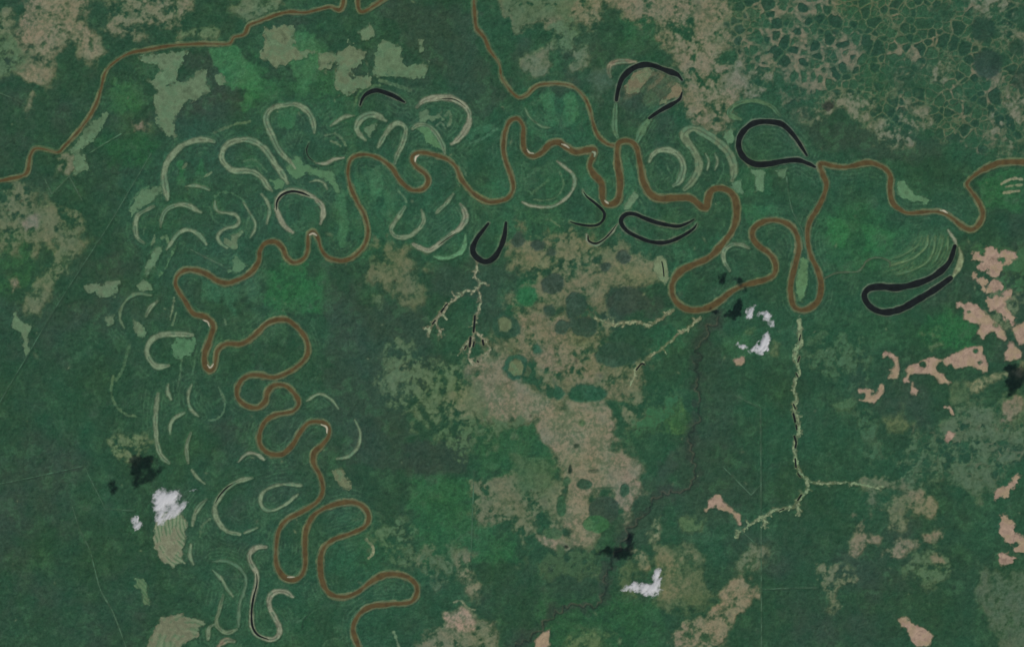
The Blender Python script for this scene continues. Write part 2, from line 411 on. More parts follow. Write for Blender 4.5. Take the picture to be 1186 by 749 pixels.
MEADOW_G = (98, 120, 90)
MEADOWS = [
 ("162,68 167,63 183,65 190,62 218,60 210,73 203,93 192,100 203,100 208,95 220,93 227,83 240,83 245,107 213,120 203,133 202,160 193,157 180,133 180,113 183,107 170,95 180,88 188,83 183,75 163,72", MEADOW_G, 2.0, "large grey-green pasture with ragged arms below the upper brown river"),
 ("247,87 255,86 264,95 255,98 249,94", MEADOW_G, 1.5, "tiny grey-green pasture right of the ragged pasture"),
 ("123,130 127,133 110,160 95,173 103,197 87,203 85,180 80,173 97,150", (92, 120, 88), 2.5, "slanting grey-green pasture along the right bank of the upper river"),
 ("307,33 340,30 343,57 370,60 350,68 320,80 303,67", (104, 118, 88), 3.0, "tan-green pasture just under the river, leftmost of the northern pastures"),
 ("370,63 397,60 403,47 423,60 420,77 407,80 410,90 433,87 427,100 410,108 393,110 388,100 390,73 372,83", (102, 118, 88), 2.5, "two-lobed tan-green pasture reaching down to the crescent lake"),
 ("432,67 443,48 463,55 470,75 497,72 490,90 470,92 448,86 433,87", (96, 120, 88), 2.5, "pointed grey-green pasture above the crescent lake"),
 ("415,37 428,30 433,43 420,47", (100, 118, 88), 1.5, "small square pasture north of the two-lobed pasture"),
 ("485,46 491,46 491,56 487,60", (96, 116, 86), 1.0, "tiny upright pasture alone in the dark forest left of the tributary"),
 ("483,149 496,147 505,159 512,173 505,172 494,165", (84, 124, 84), 1.2, "light green tongue inside the curved scar above the river hook"),
 ("487,131 497,127 500,133 510,131 512,137 500,141 486,140", (92, 120, 90), 1.5, "grey-green bow-tie meadow inside the bracket-shaped scar"),
 ("420,148 434,145 435,150 427,158", (92, 118, 88), 1.0, "small wedge meadow inside the thick C-shaped scar"),
 ("154,232 165,222 186,213 190,222 178,232 168,236 158,244 152,253 151,244", (90, 120, 88), 2.0, "grey-green crescent meadow below the foot of the quarter-circle scar"),
 ("180,288 188,285 184,295 176,311 170,320 168,318 169,309 175,297", (94, 124, 92), 1.0, "left one of the twin light green strips under the hump-shaped scar"),
 ("205,281 204,288 197,303 191,317 185,319 193,303 200,291", (84, 124, 86), 1.0, "right one of the twin light green strips under the hump-shaped scar"),
 ("160,331 166,324 176,328 176,336 166,338", (96, 122, 90), 1.2, "small meadow at the foot of the twin light green strips"),
 ("98,332 108,328 121,329 123,326 138,326 133,343 122,345 112,338 100,338", (98, 118, 90), 1.5, "grey-green clearing shaped like a tadpole in the forest on the left"),
 ("120,367 135,363 133,373 127,380 123,378", (94, 116, 88), 1.2, "small grey-green clearing below the tadpole-shaped one"),
 ("154,369 166,376 170,385 168,390 160,390 156,382", (98, 120, 90), 1.2, "small tan meadow inside the faint ragged arc scar"),
 ("205,392 224,393 227,401 218,413 208,415 201,409 201,401", (78, 120, 84), 2.0, "soft bright green patch in the mouth of the square-ended C scar"),
 ("280,269 274,276 273,288 264,286 256,281 260,277 268,280 269,273", (98, 120, 90), 1.2, "curl-shaped meadow at the lower end of the reversed S scar"),
 ("272,296 288,308 276,315 264,318 259,311 267,310", (84, 120, 88), 1.2, "triangular meadow resting on the river arch"),
 ("332,196 342,180 350,180 354,192 366,194 384,199 388,206 392,222 389,222 381,210 366,203 350,203 342,208", (82, 120, 84), 1.5, "light green meadow spreading below the dim ring and bulb scars"),
 ("311,208 320,206 329,212 327,219 318,217", (82, 120, 84), 1.2, "small light green meadow where the hairpin and bulb scars end"),
 ("735,223 738,227 730,241 724,242 726,235", (102, 130, 98), 0.5, "clean-edged light green strip standing on the leaf-shaped lake"),
 ("846,146 851,149 849,165 843,168 836,160 838,153", (92, 122, 90), 1.2, "grey-green meadow against the left side of the teardrop lake"),
 ("847,212 860,207 861,227 852,223", (90, 122, 92), 1.0, "triangular light green field at the foot of the widest folded scar"),
 ("868,195 884,197 887,205 883,221 875,223 876,207", (94, 124, 92), 1.0, "bent light green field below the teardrop lake"),
 ("899,198 911,196 910,205 902,205", (88, 120, 88), 1.0, "small light green field under the tip of the teardrop lake"),
 ("1038,207 1046,210 1059,223 1079,232 1073,237 1053,232 1039,227", (88, 124, 88), 1.2, "light green field on the inner bank of the right-hand river bend"),
 ("929,298 935,303 934,330 929,350 923,347 923,323 926,307", (88, 124, 84), 1.2, "long light green tongue inside the deepest river loop"),
 ("15,361 20,360 22,372 38,378 32,390 33,410 30,412 25,385 15,377", (98, 120, 90), 1.2, "thin branching pale meadow at the left edge"),
 ("157,669 165,669 170,681 173.5,699 168.5,699 163,686 157,677", (88, 108, 76), 1.2, "olive tapering meadow below the striped fan"),
 ("170,752 174,732 184,719 198,711 212,711 227,716 239,722 231,727 231,738 216,744 208,752", (112, 118, 92), 1.5, "pinkish horseshoe meadow on the bottom edge at the left"),
 ("180,605 190,595 208,592 216,605 214,630 208,645 214,652 200,655 187,648 180,632 178,615", (122, 127, 101), 1.2, "striped tan fan of scroll bars under the largest cloud on the left"),
 ("724,100 735,85 748,79 758,82 753,90 744.5,100 736,108 725,108", (116, 112, 86), 1.2, "tan crescent meadow inside the split arch lake"),
 ("783,95 789,95 789.5,106 784,113 772,118 765,121 774.5,108", (118, 112, 86), 1.0, "tan wedge meadow inside the right foot of the split arch lake"),
 ("761,299 767,298 772,306 774,322 770,333 764,324 758,313 758,305", (116, 132, 98), 0.8, "small ear-shaped marsh beside the wide river bend"),
 ("386,546 395,544 404,556 407,565 398,566 388,556", (106, 116, 86), 2.0, "little tan oval clearing right of the river below the thin bow scar"),
 ("577,370 583,366 591,370 593,378 588,384 579,383", (98, 112, 80), -1.0, "olive disc meadow ringed by dark trees near the two-pronged creek"),
 ("590,420 596,415 603,417 607,425 604,434 595,435 588,429", (100, 112, 80), -1.0, "larger olive disc meadow ringed by dark trees in the tan savanna"),
]

BARE = (160, 138, 119)
def zf(txt, ox, oy, k):
    return P(txt) / k + np.array([ox, oy])
ZA, ZB = (1060, 280, 6.24), (1000, 380, 4.995)
CLEARINGS = [
 (zf("400,90 430,65 460,80 490,100 520,50 570,55 600,75 660,65 740,100 720,125 680,120 690,160 640,200 600,230 590,260 560,250 520,200 460,200 450,170 490,140 420,130", *ZA), [(1160.7, 300, 3)], "highest lobed pink-beige clearing on the right, with a dark tree spot in it"),
 (zf("420,232 440,230 455,260 500,255 510,290 490,320 520,365 500,360 470,310 430,265", *ZA), [], "small hook-shaped beige clearing just below the highest lobed clearing"),
 (zf("540,290 560,260 600,290 640,320 635,350 590,370 520,375 510,360", *ZA), [], "squat beige clearing right of the small hook-shaped one"),
 (zf("490,420 530,410 570,440 580,390 620,400 660,360 700,350 690,400 650,430 650,480 690,520 720,540 700,600 660,560 620,530 580,490 540,490", *ZA), [], "ragged beige clearing above the dark tree-lined gully"),
 (zf("300,440 320,435 355,455 385,430 440,460 490,500 540,530 580,580 630,610 650,660 655,700 640,710 600,690 570,650 510,660 490,700 470,680 445,670 470,600 410,580 360,550 350,490 330,460 305,475", *ZA), [(1122.5, 360.5, 2.6), (1153, 377, 2.4)], "large tailed pink-beige clearing left of the dark tree-lined gully"),
 (zf("690,620 740,600 786,570 830,590 830,740 750,740 720,680", *ZA), [], "beige clearing cut by the right edge, right of the dark tree-lined gully"),
 (zf("240,240 280,210 340,180 400,175 450,185 430,200 415,215 430,255 460,270 480,300 500,310 490,325 450,310 420,280 370,260 300,265 270,270 260,310 235,320 235,290 255,260", *ZB), [(1069, 422, 3.4)], "dog-shaped beige clearing with one dark tree island"),
 (zf("280,300 295,310 290,340 315,360 305,385 270,380 268,345", *ZB), [], "tiny beige clearing hanging under the dog-shaped clearing"),
 (zf("455,185 510,140 550,145 610,100 650,105 685,105 690,150 720,200 715,245 690,250 660,235 610,205 580,225 530,230 510,210 480,225 460,205", *ZB), [(1131, 406, 3), (1134, 419, 3.2)], "long pink-beige clearing with two dark tree islands at its right end"),
 (zf("105,150 130,130 170,145 200,165 205,210 195,290 150,285 170,260 150,240 180,225 175,180 140,160 115,170", *ZB), [], "hook-shaped beige clearing shaped like a question mark"),
 (zf("-30,350 40,345 55,365 45,385 75,380 95,340 120,330 115,370 85,410 65,435 0,430 -20,415 10,400 15,380 -25,368", *ZB), [], "two-armed beige clearing below the question-mark clearing"),
 (zf("470,445 500,445 520,475 525,500 510,500 495,470 470,462", *ZB), [], "small bean-shaped beige clearing under the long clearing with two tree islands"),
 (zf("475,620 500,600 525,610 515,640 490,660 470,640", *ZB), [], "small round beige clearing below the bean-shaped one"),
 (zf("840,70 870,100 915,140 915,180 870,180 820,185 815,140 840,120", *ZB), [], "beige clearing at the lower end of the dark tree-lined gully"),
 (P("1151,569 1166,561 1176,547 1183,551 1181,559 1170,567 1163,576 1151,579"), [], "knotted beige clearing slanting up towards the right edge"),
 (P("1156,594 1163,596 1175,606 1173,616 1190,622 1190,639 1176,639 1170,632 1173,629 1165,626 1156,616 1158,606"), [(1177, 631, 2.2)], "knotted beige clearing running down into the right edge, below the slanting one"),
 (P("1153,641 1160,639 1176,646 1170,651 1163,656 1155,649"), [], "small knotted beige clearing above the grey scrub in the corner"),
 (P("1041,717 1049,715 1059,722 1073,727 1083,736 1078,746 1063,748 1056,741 1049,726 1043,726"), [], "solid duck-shaped beige clearing near the bottom edge"),
 (P("823,576 833,571 838,582 847,589 857,596 857,606 850,599 843,591 835,592 830,584 818,591"), [], "thin kite-shaped beige clearing left of the pale creek's tail"),
 (P("620,740 630,733 638,726 636,746 634,752 621,752"), [], "small beige wedge on the bottom edge in the middle"),
 (P("850,417 862,413 861,423 852,423"), [], "tiny beige clearing just below the small cloud by the dark cloud shadow"),
]

SANDBARS = [
 ("358.5,272 362.5,270.5 366.5,272.5", 2.0, "pale sandbar in the tip of the tight upright river arch"),
 ("481,187 481.5,182.5 485,180", 2.4, "pale sandbar inside the small river hook"),
 ("372,491.5 378,494.5 378.5,501", 1.8, "pale sandbar inside the snub river loop"),
 ("235,370.5 240.5,373 242.5,378", 1.8, "pale sandbar where the river kinks above the narrow hairpin"),
 ("240.5,422.5 243.5,425.5 247,421.5", 1.7, "pale sandbar in the bottom of the narrow hairpin"),
 ("610.5,173 613.5,177 618,177.5", 1.6, "pale sandbar under the steep river arch near the middle"),
 ("650.5,167 655,168.5 659,171.5", 1.7, "pale sandbar on the gentle bend right of the steep river arch"),
 ("686,176 689,177.5 688.5,181", 2.0, "pale sandbar on the sharp corner of the zigzag river"),
 ("700.5,232.5 704.5,235.5", 1.8, "pale sandbar at the bottom of the long zigzag loop"),
 ("333,668 341,667.5", 1.5, "pale sandbar at the foot of the long double loop"),
 ("1089,243.5 1093,244 1097,246.5", 1.6, "pale sandbar on the right-hand river before its last bend"),
]

CREEKS = [
 (["553,304 552,313 550,320 555,327 553,335 545,337 536,339 529,345 520,353 512,362 504,370 498,380 495,389", "553,335 556,346 556,356 551,367 549,380 548,392 545,404 543,413 547,420 553,425",
   "529,345 524,337", "504,372 509,384 507,388", "498,379 490,380", "555,327 566,329", "512,362 516,370", "548,392 537,400 530,412", "549,385 562,396 566,405 561,416"], 2.8, (148, 147, 119), "pale branching creek running down from the black U-shaped lake"),
 (["927,372 926,384 928,396 922,405 921,415 925,428 921,440 919,452 923,463 920,474 924,487 926,500 921,515 921,530 926,545 934,555", "934,555 936,565 928,576 922,584 910,588 896,592 885,599 870,606 860,613 853,622",
   "934,555 950,560 964,559 980,559 1000,561 1010,564 1022,564", "922,584 925,596", "885,598 887,612"], 3.9, (128, 143, 108), "long pale creek running straight down, then forking to both sides"),
 (["780,359 768,367 754,376 740,373 725,373 712,376 702,373 690,369"], 2.7, (140, 142, 108), "short pale creek entering the wide river bend from the left"),
 (["811,368 800,378 786,386 776,396 765,405 753,413", "745,420 736,430 734,440 727,450", "766,402 771,410"], 2.7, (138, 142, 108), "ragged pale creek slanting down left from the wide river bend"),
]
DARK_POOLS = [  # black reaches in the creeks
 ("550,366 549.5,374 548.5,384", 1.7), ("545,391 544,401", 1.9), ("514,357 511,361", 1.6), ("504,371 501,375", 1.4), ("559,394 560,399", 1.8),
 ("919,479 921,488", 1.7), ("921,531 922,541", 1.4), ("928,573 924,579", 1.5), ("920,505 922,512 921,518", 1.6), ("922,492 923,497", 1.3), ("926,413 924,419", 1.2), ("922,432 924,436", 1.2), ("927,388 926,394", 1.2), ("518,352 515,355", 1.3), ("540,400 538,404", 1.2), ("549,396 548,401", 1.5),
 ("919,468 921,473", 1.3), ("924,548 927,552", 1.2), ("903,591 908,589", 1.1), ("737,428 743,421 746,422", 1.5), ("553,418 554,419", 1.4),
]
TRACKS = [
 ("-20,497 0,465 30,414 60,363 90,316 120,270 133,249 150,220 175,178", 0.9, (72, 100, 78), "faint straight forest track slanting across the left side"),
 ("853,459 881,472 881.5,600 882,760", 0.9, (86, 112, 88), "faint straight vertical track in the forest on the right"),
 ("838,541 870,573 882,560", 1.0, (84, 112, 88), "short bent track beside the vertical forest track"),
 ("857,613 876,630", 0.9, (84, 112, 88), "short diagonal track from the kite-shaped clearing to the vertical track"),
 ("84,587 92,612 104,637 110,660 117,684 131,709 146,749", 1.1, (84, 112, 86), "long faint wavering track down the lower left forest"),
 ("-10,562 40,552 98,539 103,551 122,589 155,591", 0.9, (78, 108, 84), "faint cornered track beside the cloud shadow on the left"),
 ("0,108 20,116 40,128", 1.1, (90, 116, 88), "short pale track at the left edge under the tan savanna"),
 ("886,682 905,681 945,680", 0.8, (84, 112, 88), "faint level track leading to the olive clearing on the right"),
 ("911,205 913,222 918,245 929,266 934,292", 1.0, (86, 116, 90), "thin pale track threading down between the two big river loops"),
 ("221,289 236,297 248,303 259,308", 1.4, (96, 120, 96), "short pale track leading to the triangular meadow on the river arch"),
 ("104,177 140,155", 1.3, (84, 118, 86), "short straight track through the green land right of the upper river"),
 ("545,660 547,600 549,545", 0.8, (72, 104, 78), "faint upright track in the bright green block"),
 ("52,208 60,225 80,204 95,232", 1.0, (84, 110, 84), "short broken track below the upper river's bend"),
]

# ------------------------------------------------------------------ the big sheet's axes
def axis(lo, hi, n_far, far):
    a = np.arange(lo, hi + 0.4, 0.8)
    left = lo - np.array([3, 6, 10, 15, 21, 28, 36, 46, 58, 72, 90, 115, 150, 200, 300, 500, 900, far])[::-1]
    right = hi + np.array([3, 6, 10, 15, 21, 28, 36, 46, 58, 72, 90, 115, 150, 200, 300, 500, 900, far])
    return np.concatenate([left, a, right]).astype(np.float64)
XS, YS = axis(-24, 1210, 6, 3000), axis(-20, 768, 6, 3000)
GX, GY = np.meshgrid(XS.astype(np.float32), YS.astype(np.float32))

F8 = fbm(GX, GY, 8, 4, 11)
F20 = fbm(GX, GY, 22, 4, 23)
F50 = fbm(GX, GY, 55, 4, 37)
F150 = fbm(GX, GY, 160, 4, 51)
F3 = fbm(GX, GY, 3.2, 2, 67)
FX = fbm(GX, GY, 1.6, 2, 83)
F20b = fbm(GX, GY, 18, 4, 91)

def mix(C, rgb, wt):
    C += (lin(rgb) - C) * wt[..., None]

# ---- base forest
CV = np.empty(GX.shape + (3,), np.float32)
CV[:] = lin((44, 80, 60))
TR = np.ones(GX.shape, np.float32)                    # how much tree stands here
mix(CV, (44, 90, 63), sstep(-0.2, 1.6, F150 * 0.7 + F50 * 0.6) * 0.55)
mix(CV, (56, 77, 65), sstep(0.2, 1.8, -F150 * 0.7 + F20 * 0.25 + F50 * 0.3) * 0.6)

def region(pts, rgb, soft=5.0, warp=4.0, cover=1.0, alpha=1.0, tree=None, nz=None, sharp=0.75):
    pts = P(pts) if isinstance(pts, str) else pts
    d = poly_field(pts, XS, YS, 3 * soft + 3 * warp + 6)
    wt = sstep(-soft, soft, d + warp * F20 + 0.35 * warp * F8)
    ws = sstep(-1.7 * soft - 1, 1.2 * soft, d + warp * F20 + 0.35 * warp * F8) * alpha
    if cover < 1:
        n = (0.55 * F20b + 0.55 * F8 + 0.34 * F3) if nz is None else nz
        thr = (0.5 - cover) * 2.6
        wt = wt * sstep(thr - sharp, thr + sharp, n)
        ws = ws * sstep(thr - 1.25, thr + 0.9, n)
    wt = wt * alpha
    if tree == 0.0:                                    # grassland: thin and thick growth
        mix(CV, (0.62 * np.array(rgb) + 0.38 * np.array((64, 98, 66))), ws)
        mix(CV, rgb, (0.7 * wt + 0.3 * ws) * sstep(-1.6, 0.9, 0.5 * F8 + 0.55 * F3 + 0.35 * F20 + 0.4 * FX))
    else:
        mix(CV, rgb, wt)
    if tree is not None:
        TR[:] += (tree - TR) * np.clip(wt / max(alpha, 1e-3), 0, 1) * (1 if alpha > 0.5 else alpha)
    return wt

def disc(x, y, r, rgb, soft=1.5, alpha=1.0, tree=None, ry=None, warp=1.0):
    a = np.linspace(0, 2 * np.pi, 14, endpoint=False)
    region(np.stack([x + r * np.cos(a), y + (ry or r) * np.sin(a)], 1), rgb, soft, warp, 1, alpha, tree)

GRN, BRT, GRY, OLV, TAN, TNP = (46, 97, 66), (47, 110, 68), (54, 76, 64), (93, 106, 76), (124, 117, 92), (140, 125, 103)

# ---- greener and greyer forest
for p, c, a in (
 ("150,150 330,110 400,120 470,190 480,300 330,300 180,330 140,240", (44, 88, 68), 0.7),
 ("280,100 330,90 400,100 420,150 380,150 340,110 290,130", GRN, 0.6),
 ("245,60 300,60 320,110 300,125 270,105", (50, 104, 68), 0.8),
 ("340,40 372,30 380,60 380,110 350,120 340,80", (52, 100, 66), 0.8),
 ("123,97 150,97 155,107 173,118 168,130 155,138 140,140 128,128 120,110", (56, 104, 68), 0.95),
 ("110,165 150,140 190,165 170,190 130,185", (42, 92, 60), 0.8),
 ("10,270 40,260 40,330 10,340 -20,330 -20,270", (50, 98, 62), 0.7),
 ("310,315 350,308 368,325 372,345 365,368 340,360 315,365", (46, 108, 68), 0.9),
 ("600,110 680,110 690,170 650,160 620,170 600,130", (44, 96, 70), 0.8),
 ("560,180 690,190 690,260 560,300", (44, 90, 68), 0.6),
 ("700,170 740,180 760,250 700,250", (44, 88, 70), 0.6),
 ("870,150 920,150 925,185 870,185", (48, 86, 64), 0.8),
 ("940,240 1020,240 1070,270 1060,310 1000,310 950,310", (48, 100, 68), 0.85),
 ("1130,210 1186,195 1210,200 1210,240 1150,245", (46, 102, 66), 0.8),
 ("1075,365 1110,360 1135,380 1130,410 1080,405 1060,390", (45, 105, 67), 0.9),
 ("960,370 1070,350 1080,400 1000,420", (46, 92, 66), 0.5),
 ("765,300 790,290 840,270 830,300 800,320 780,340", (44, 98, 70), 0.6),
 ("755,378 800,378 790,400 760,410", (44, 98, 72), 0.7),
 ("478,549 545,553 548,600 600,618 600,652 540,655 480,652", (48, 100, 67), 0.9),
 ("548,480 640,490 650,540 600,560 550,555", (48, 96, 64), 0.8),
 ("620,700 660,688 720,690 765,700 765,760 620,760", (46, 96, 62), 0.6),
 ("770,480 795,460 802,490 785,502 765,498", (74, 116, 66), 0.8),
 ("640,620 700,600 720,640 650,660", (50, 92, 62), 0.5),
 ("580,325 625,320 632,350 600,365 580,350", (44, 104, 68), 0.9),
 ("390,600 430,600 470,640 440,660 385,660", (44, 96, 70), 0.7),
 ("640,20 690,25 690,60 640,60", (48, 96, 66), 0.7),
 ("720,18 760,20 765,50 720,60", (48, 98, 66), 0.8),
 ("600,50 640,40 660,60 650,95 610,95", (48, 92, 66), 0.6),
 ("880,0 1000,0 980,90 900,110 860,70", (52, 92, 66), 0.7),
 ("405,190 450,195 455,290 415,300", (46, 98, 72), 0.7),
 ("450,215 540,230 540,310 460,300", (44, 92, 68), 0.6)):
    region(p, c, 5, 5, 0.72, a * 0.75)
    region(p, c, 8, 5, 1, a * 0.5)
for p, a in (
 ("190,55 270,55 290,90 280,120 240,135 205,135 245,105 225,90", 0.8), ("430,0 545,0 555,60 590,110 560,140 520,110 480,60", 0.75),
 ("120,130 200,130 190,160 130,150", 0.6), ("380,340 480,350 520,420 470,470 480,550 400,540 380,430", 0.75), ("470,510 540,505 545,548 478,548 460,540", 0.9),
 ("500,310 550,300 610,300 600,340 545,400 560,350 500,340", 0.7), ("690,330 730,315 755,340 775,345 770,365 700,365", 0.95),
 ("700,130 780,130 790,170 740,160", 0.75), ("640,18 690,14 700,60 690,75 650,70", 0.7), ("930,130 1080,160 1110,190 1000,185 940,170", 0.7),
 ("800,380 850,420 850,600 790,640 770,560 795,500", 0.45), ("1085,285 1130,280 1125,350 1090,350 1060,365", 0.5), ("595,35 620,45 610,80 585,70", 0.7),
 ("700,70 760,30 790,60 800,130 760,60", 0.4), ("640,580 700,590 700,690 640,700", 0.3), ("720,560 780,540 790,580 740,640 720,620", 0.6), ("735,85 775,90 765,120 730,140 720,112", 0.7)):
    region(p, GRY, 7, 5, 1, a * 0.8)
region("478,549 545,553 548,600 600,618 600,652 540,655 478,652", (50, 102, 70), 1.6, 1.5, 1, 0.28)
region("462,512 543,506 543,550 479,547 462,545", (50, 72, 61), 1.6, 1.5, 1, 0.55)
# long green stripes of the flood plain (old scroll bars under trees)
strip = sstep(0.1, 1.0, fbm(GX * 1.0, GY * 0.16, 17, 3, 131)) * sstep(-10, 30, poly_field(P("380,150 470,230 560,180 700,170 850,240 800,330 600,300 450,320 370,280 300,330 200,330"), XS, YS, 60) + 10 * F50)
mix(CV, (54, 106, 76), strip * 0.5)

for p, c, a in (
 ("390,222 402,222 403,290 391,292", (62, 108, 78), 0.8), ("408,190 416,188 417,228 409,230", (58, 104, 76), 0.75), ("430,194 441,192 442,228 431,230", (60, 108, 78), 0.8),
 ("444,224 453,222 455,256 446,258", (58, 102, 74), 0.7), ("628,109 643,107 644,144 629,146", (56, 106, 74), 0.8), ("654,109 664,108 666,142 655,144", (56, 106, 74), 0.75),
 ("613,147 634,145 632,162 614,164", (56, 106, 74), 0.75), ("720,180 728,180 738,235 724,240", (54, 100, 76), 0.7), ("672,195 680,190 690,215 692,250 680,240", (52, 98, 72), 0.6),
 ("540,150 575,138 578,150 545,162", (60, 108, 80), 0.55), ("484,200 496,196 500,215 488,222", (54, 100, 76), 0.5), ("560,212 582,210 584,228 562,230", (52, 98, 72), 0.6),
 ("232,320 252,328 256,352 236,344", (56, 104, 80), 0.6), ("256,336 276,332 272,362 260,360", (58, 104, 80), 0.6), ("285,320 300,312 300,345 288,350", (54, 100, 74), 0.5),
 ("860,240 900,235 905,252 870,256", (52, 104, 70), 0.6), ("960,250 985,262 980,290 958,280", (50, 108, 68), 0.6), ("1000,262 1040,268 1030,292 1000,290", (50, 106, 68), 0.5),
 ("850,196 890,192 892,225 850,228", (44, 92, 66), 0.5), ("320,112 345,128 340,150 322,148", (58, 108, 72), 0.6), ("280,104 300,98 302,125 284,128", (56, 106, 70), 0.6),
 ("205,186 214,186 215,212 206,212", (46, 104, 64), 0.75), ("228,180 240,182 238,205 226,204", (48, 98, 66), 0.6), ("284,178 300,184 304,194 286,192", (52, 102, 70), 0.5),
 ("165,60 200,72 190,92 170,90", (54, 92, 68), 0.4), ("240,58 275,50 305,92 282,110 262,96", (56, 108, 72), 0.75), ("338,42 368,34 372,72 350,108 338,84", (58, 106, 72), 0.7)):
    region(p, tuple(1.13 * v for v in c), 2.2, 2.0, 1, a)
for txt, wd, c, a in (
 ("248,154 260,149 273,144 290,141", 2.2, (88, 114, 86), 0.6), ("282,187 293,185 302,191 309,199", 1.5, (78, 112, 86), 0.55), ("286,193 296,193 304,201", 1.2, (78, 112, 86), 0.5),
 ("618,231 632,232 646,227 653,213 648,199", 1.4, (84, 112, 86), 0.6), ("616,224 625,217 635,209", 2.4, (74, 108, 80), 0.5), ("606,208 620,199 640,189", 2.0, (62, 100, 76), 0.6),
 ("249,228 257,223 268,224 280,231 288,245 287,258", 1.6, (70, 106, 80), 0.7), ("243,240 248,255 262,262", 1.3, (66, 102, 78), 0.6), ("440,94 456,98 475,105", 3.5, (84, 112, 84), 0.6),
 ("410,124 414,110 424,101 440,99", 2.4, (70, 104, 74), 0.7), ("1160,213 1173,207 1184,208", 2.2, (120, 128, 104), 0.75), ("1163,223 1180,221", 2.4, (120, 128, 104), 0.7), ("1165,216 1184,214", 1.4, (112, 124, 98), 0.7),
 ("253,448 260,464 259,477 251,485 242,486", 1.6, (80, 110, 84), 0.7), ("243,601 234,609 232,621", 1.5, (88, 114, 86), 0.8), ("210,415 209,432 206,446", 1.5, (78, 110, 84), 0.7), ("226,416 223,434", 1.5, (70, 106, 80), 0.6),
 ("131,436 129,455 135,470 146,480 158,482", 2.0, (74, 102, 76), 0.65), ("146,418 140,432 134,440", 2.4, (72, 102, 76), 0.6), ("150,400 144,420", 3.0, (70, 100, 74), 0.6),
 ("377,157 387,155 394,159 401,169", 1.8, (96, 120, 94), 0.75), ("374,160 388,158 396,166", 1.0, (36, 60, 50), 0.7), ("383,163 390,166 395,170", 1.6, (100, 122, 96), 0.6), ("353,172 352,180 357,190 368,194", 1.4, (34, 60, 50), 0.7),
 ("505,146 511,142 516,149", 1.4, (98, 120, 94), 0.6), ("516,134 521,130 522,140 519,146", 2.6, (98, 120, 92), 0.65), ("528,240 534,250 534,258", 1.4, (72, 108, 82), 0.6), ("531,192 537,196 540,204", 1.6, (84, 116, 90), 0.6),
 ("500,188 498,195", 1.2, (60, 100, 76), 0.5), ("462,222 468,228 471,234", 1.5, (88, 118, 90), 0.7), ("545,166 560,160 575,150", 2.0, (70, 110, 84), 0.6), ("632,254 640,256 648,262", 1.4, (96, 118, 92), 0.7),
 ("757,190 764,196 768,206", 1.2, (60, 94, 72), 0.6), ("772,190 776,200", 1.5, (72, 104, 80), 0.6), ("836,184 838,196 832,210 824,216", 1.4, (62, 98, 74), 0.7), ("812,180 815,190 812,202", 1.2, (58, 94, 70), 0.6),
 ("742,232 746,242 748,252", 1.6, (66, 104, 78), 0.5), ("780,285 784,300 781,315", 3, (56, 104, 76), 0.5), ("798,290 800,302 797,312", 3.5, (56, 104, 76), 0.55),
 ("335,560 347,562", 2.4, (108, 128, 104), 0.7), ("424,624 431,632 432,640 427,646", 2.4, (118, 128, 106), 0.8), ("526,697 534,695 541,703 550,706", 1.6, (110, 122, 98), 0.7),
 ("456,732 460,742 463,752", 2.2, (92, 116, 90), 0.7), ("344,720 356,712 366,706", 1.2, (60, 94, 72), 0.6), ("350,728 352,718 360,708", 1.0, (34, 62, 50), 0.5), ("372,752 378,742 392,738", 1.2, (60, 94, 72), 0.5),
 ("168,262 166,272", 1.4, (80, 108, 84), 0.6), ("176,283 178,278 179,272", 2.0, (96, 118, 92), 0.7), ("188,276 193,273 194,280", 2.8, (90, 120, 92), 0.7), ("202,345 200,355 197,370", 1.3, (104, 124, 98), 0.7), ("204,362 200,376", 1.4, (92, 116, 90), 0.7),
 ("237,205 241,202 245,200", 1.8, (104, 128, 100), 0.75), ("212,194 216,190", 2.0, (104, 124, 96), 0.6), ("150,244 152,234 160,224 172,216", 1.6, (64, 100, 74), 0.7), ("260,370 262,375", 1.4, (92, 118, 94), 0.6)):
    q = spline(P(txt), 1.5)
    e, _, _ = line_field(q, np.full(len(q), wd * 0.5), XS, YS, 4)
    mix(CV, tuple((1.12 if c[1] > 70 else 0.9) * v for v in c), sstep(-1.0, 0.3, e + 0.3 * F3) * min(1.0, a * 1.25))
# faint curved ridges that follow the old and present bends
inner = sstep(-3, 4, poly_field(P("720,104 730,90 745,80 765,82 786,96 788,108 770,118 752,126 742,118 748,104 738,110 724,114"), XS, YS, 12) + F8)
mix(CV, (84, 100, 76), inner * 0.55)
mix(CV, (112, 112, 88), inner * sstep(-0.2, 1.4, fbm((GX + GY) * 0.75, (GX - GY) * 0.16, 5, 3, 141)) * 0.55)
SD = np.full(GX.shape, 99.0, np.float32)
for pth in [spline(MAIN_RIVER, 3.0)] + [spline(P(t[0]), 3.0) for t in SCARS + LAKES]:
    if len(pth) > 3:
        e, _, _ = line_field(pth, np.zeros(len(pth)), XS, YS, 30, -99.0)
        SD = np.minimum(SD, -e)
e = None
PLAIN = sstep(-20, 25, poly_field(P("380,90 560,120 700,120 900,140 1000,190 1120,240 1115,330 1000,365 800,340 700,300 500,310 370,310 400,560 480,660 440,760 140,760 160,560 120,380 130,240 220,120"), XS, YS, 60) + 10 * F50)
rl = np.sin(SD * (2 * np.pi / 4.6) + 1.6 * F50 + 0.8 * F20) * sstep(1.5, 5, SD) * (1 - sstep(14, 25, SD)) * sstep(-0.3, 1.2, F20b + 0.5 * F50) * PLAIN
mix(CV, (70, 110, 83), np.clip(rl * 1.4 - 0.3, 0, 1) * 0.6)
mix(CV, (36, 66, 54), np.clip(-rl, 0, 1) * 0.3)
mix(CV, (52, 92, 70), PLAIN * (1 - sstep(10, 30, SD)) * 0.3)
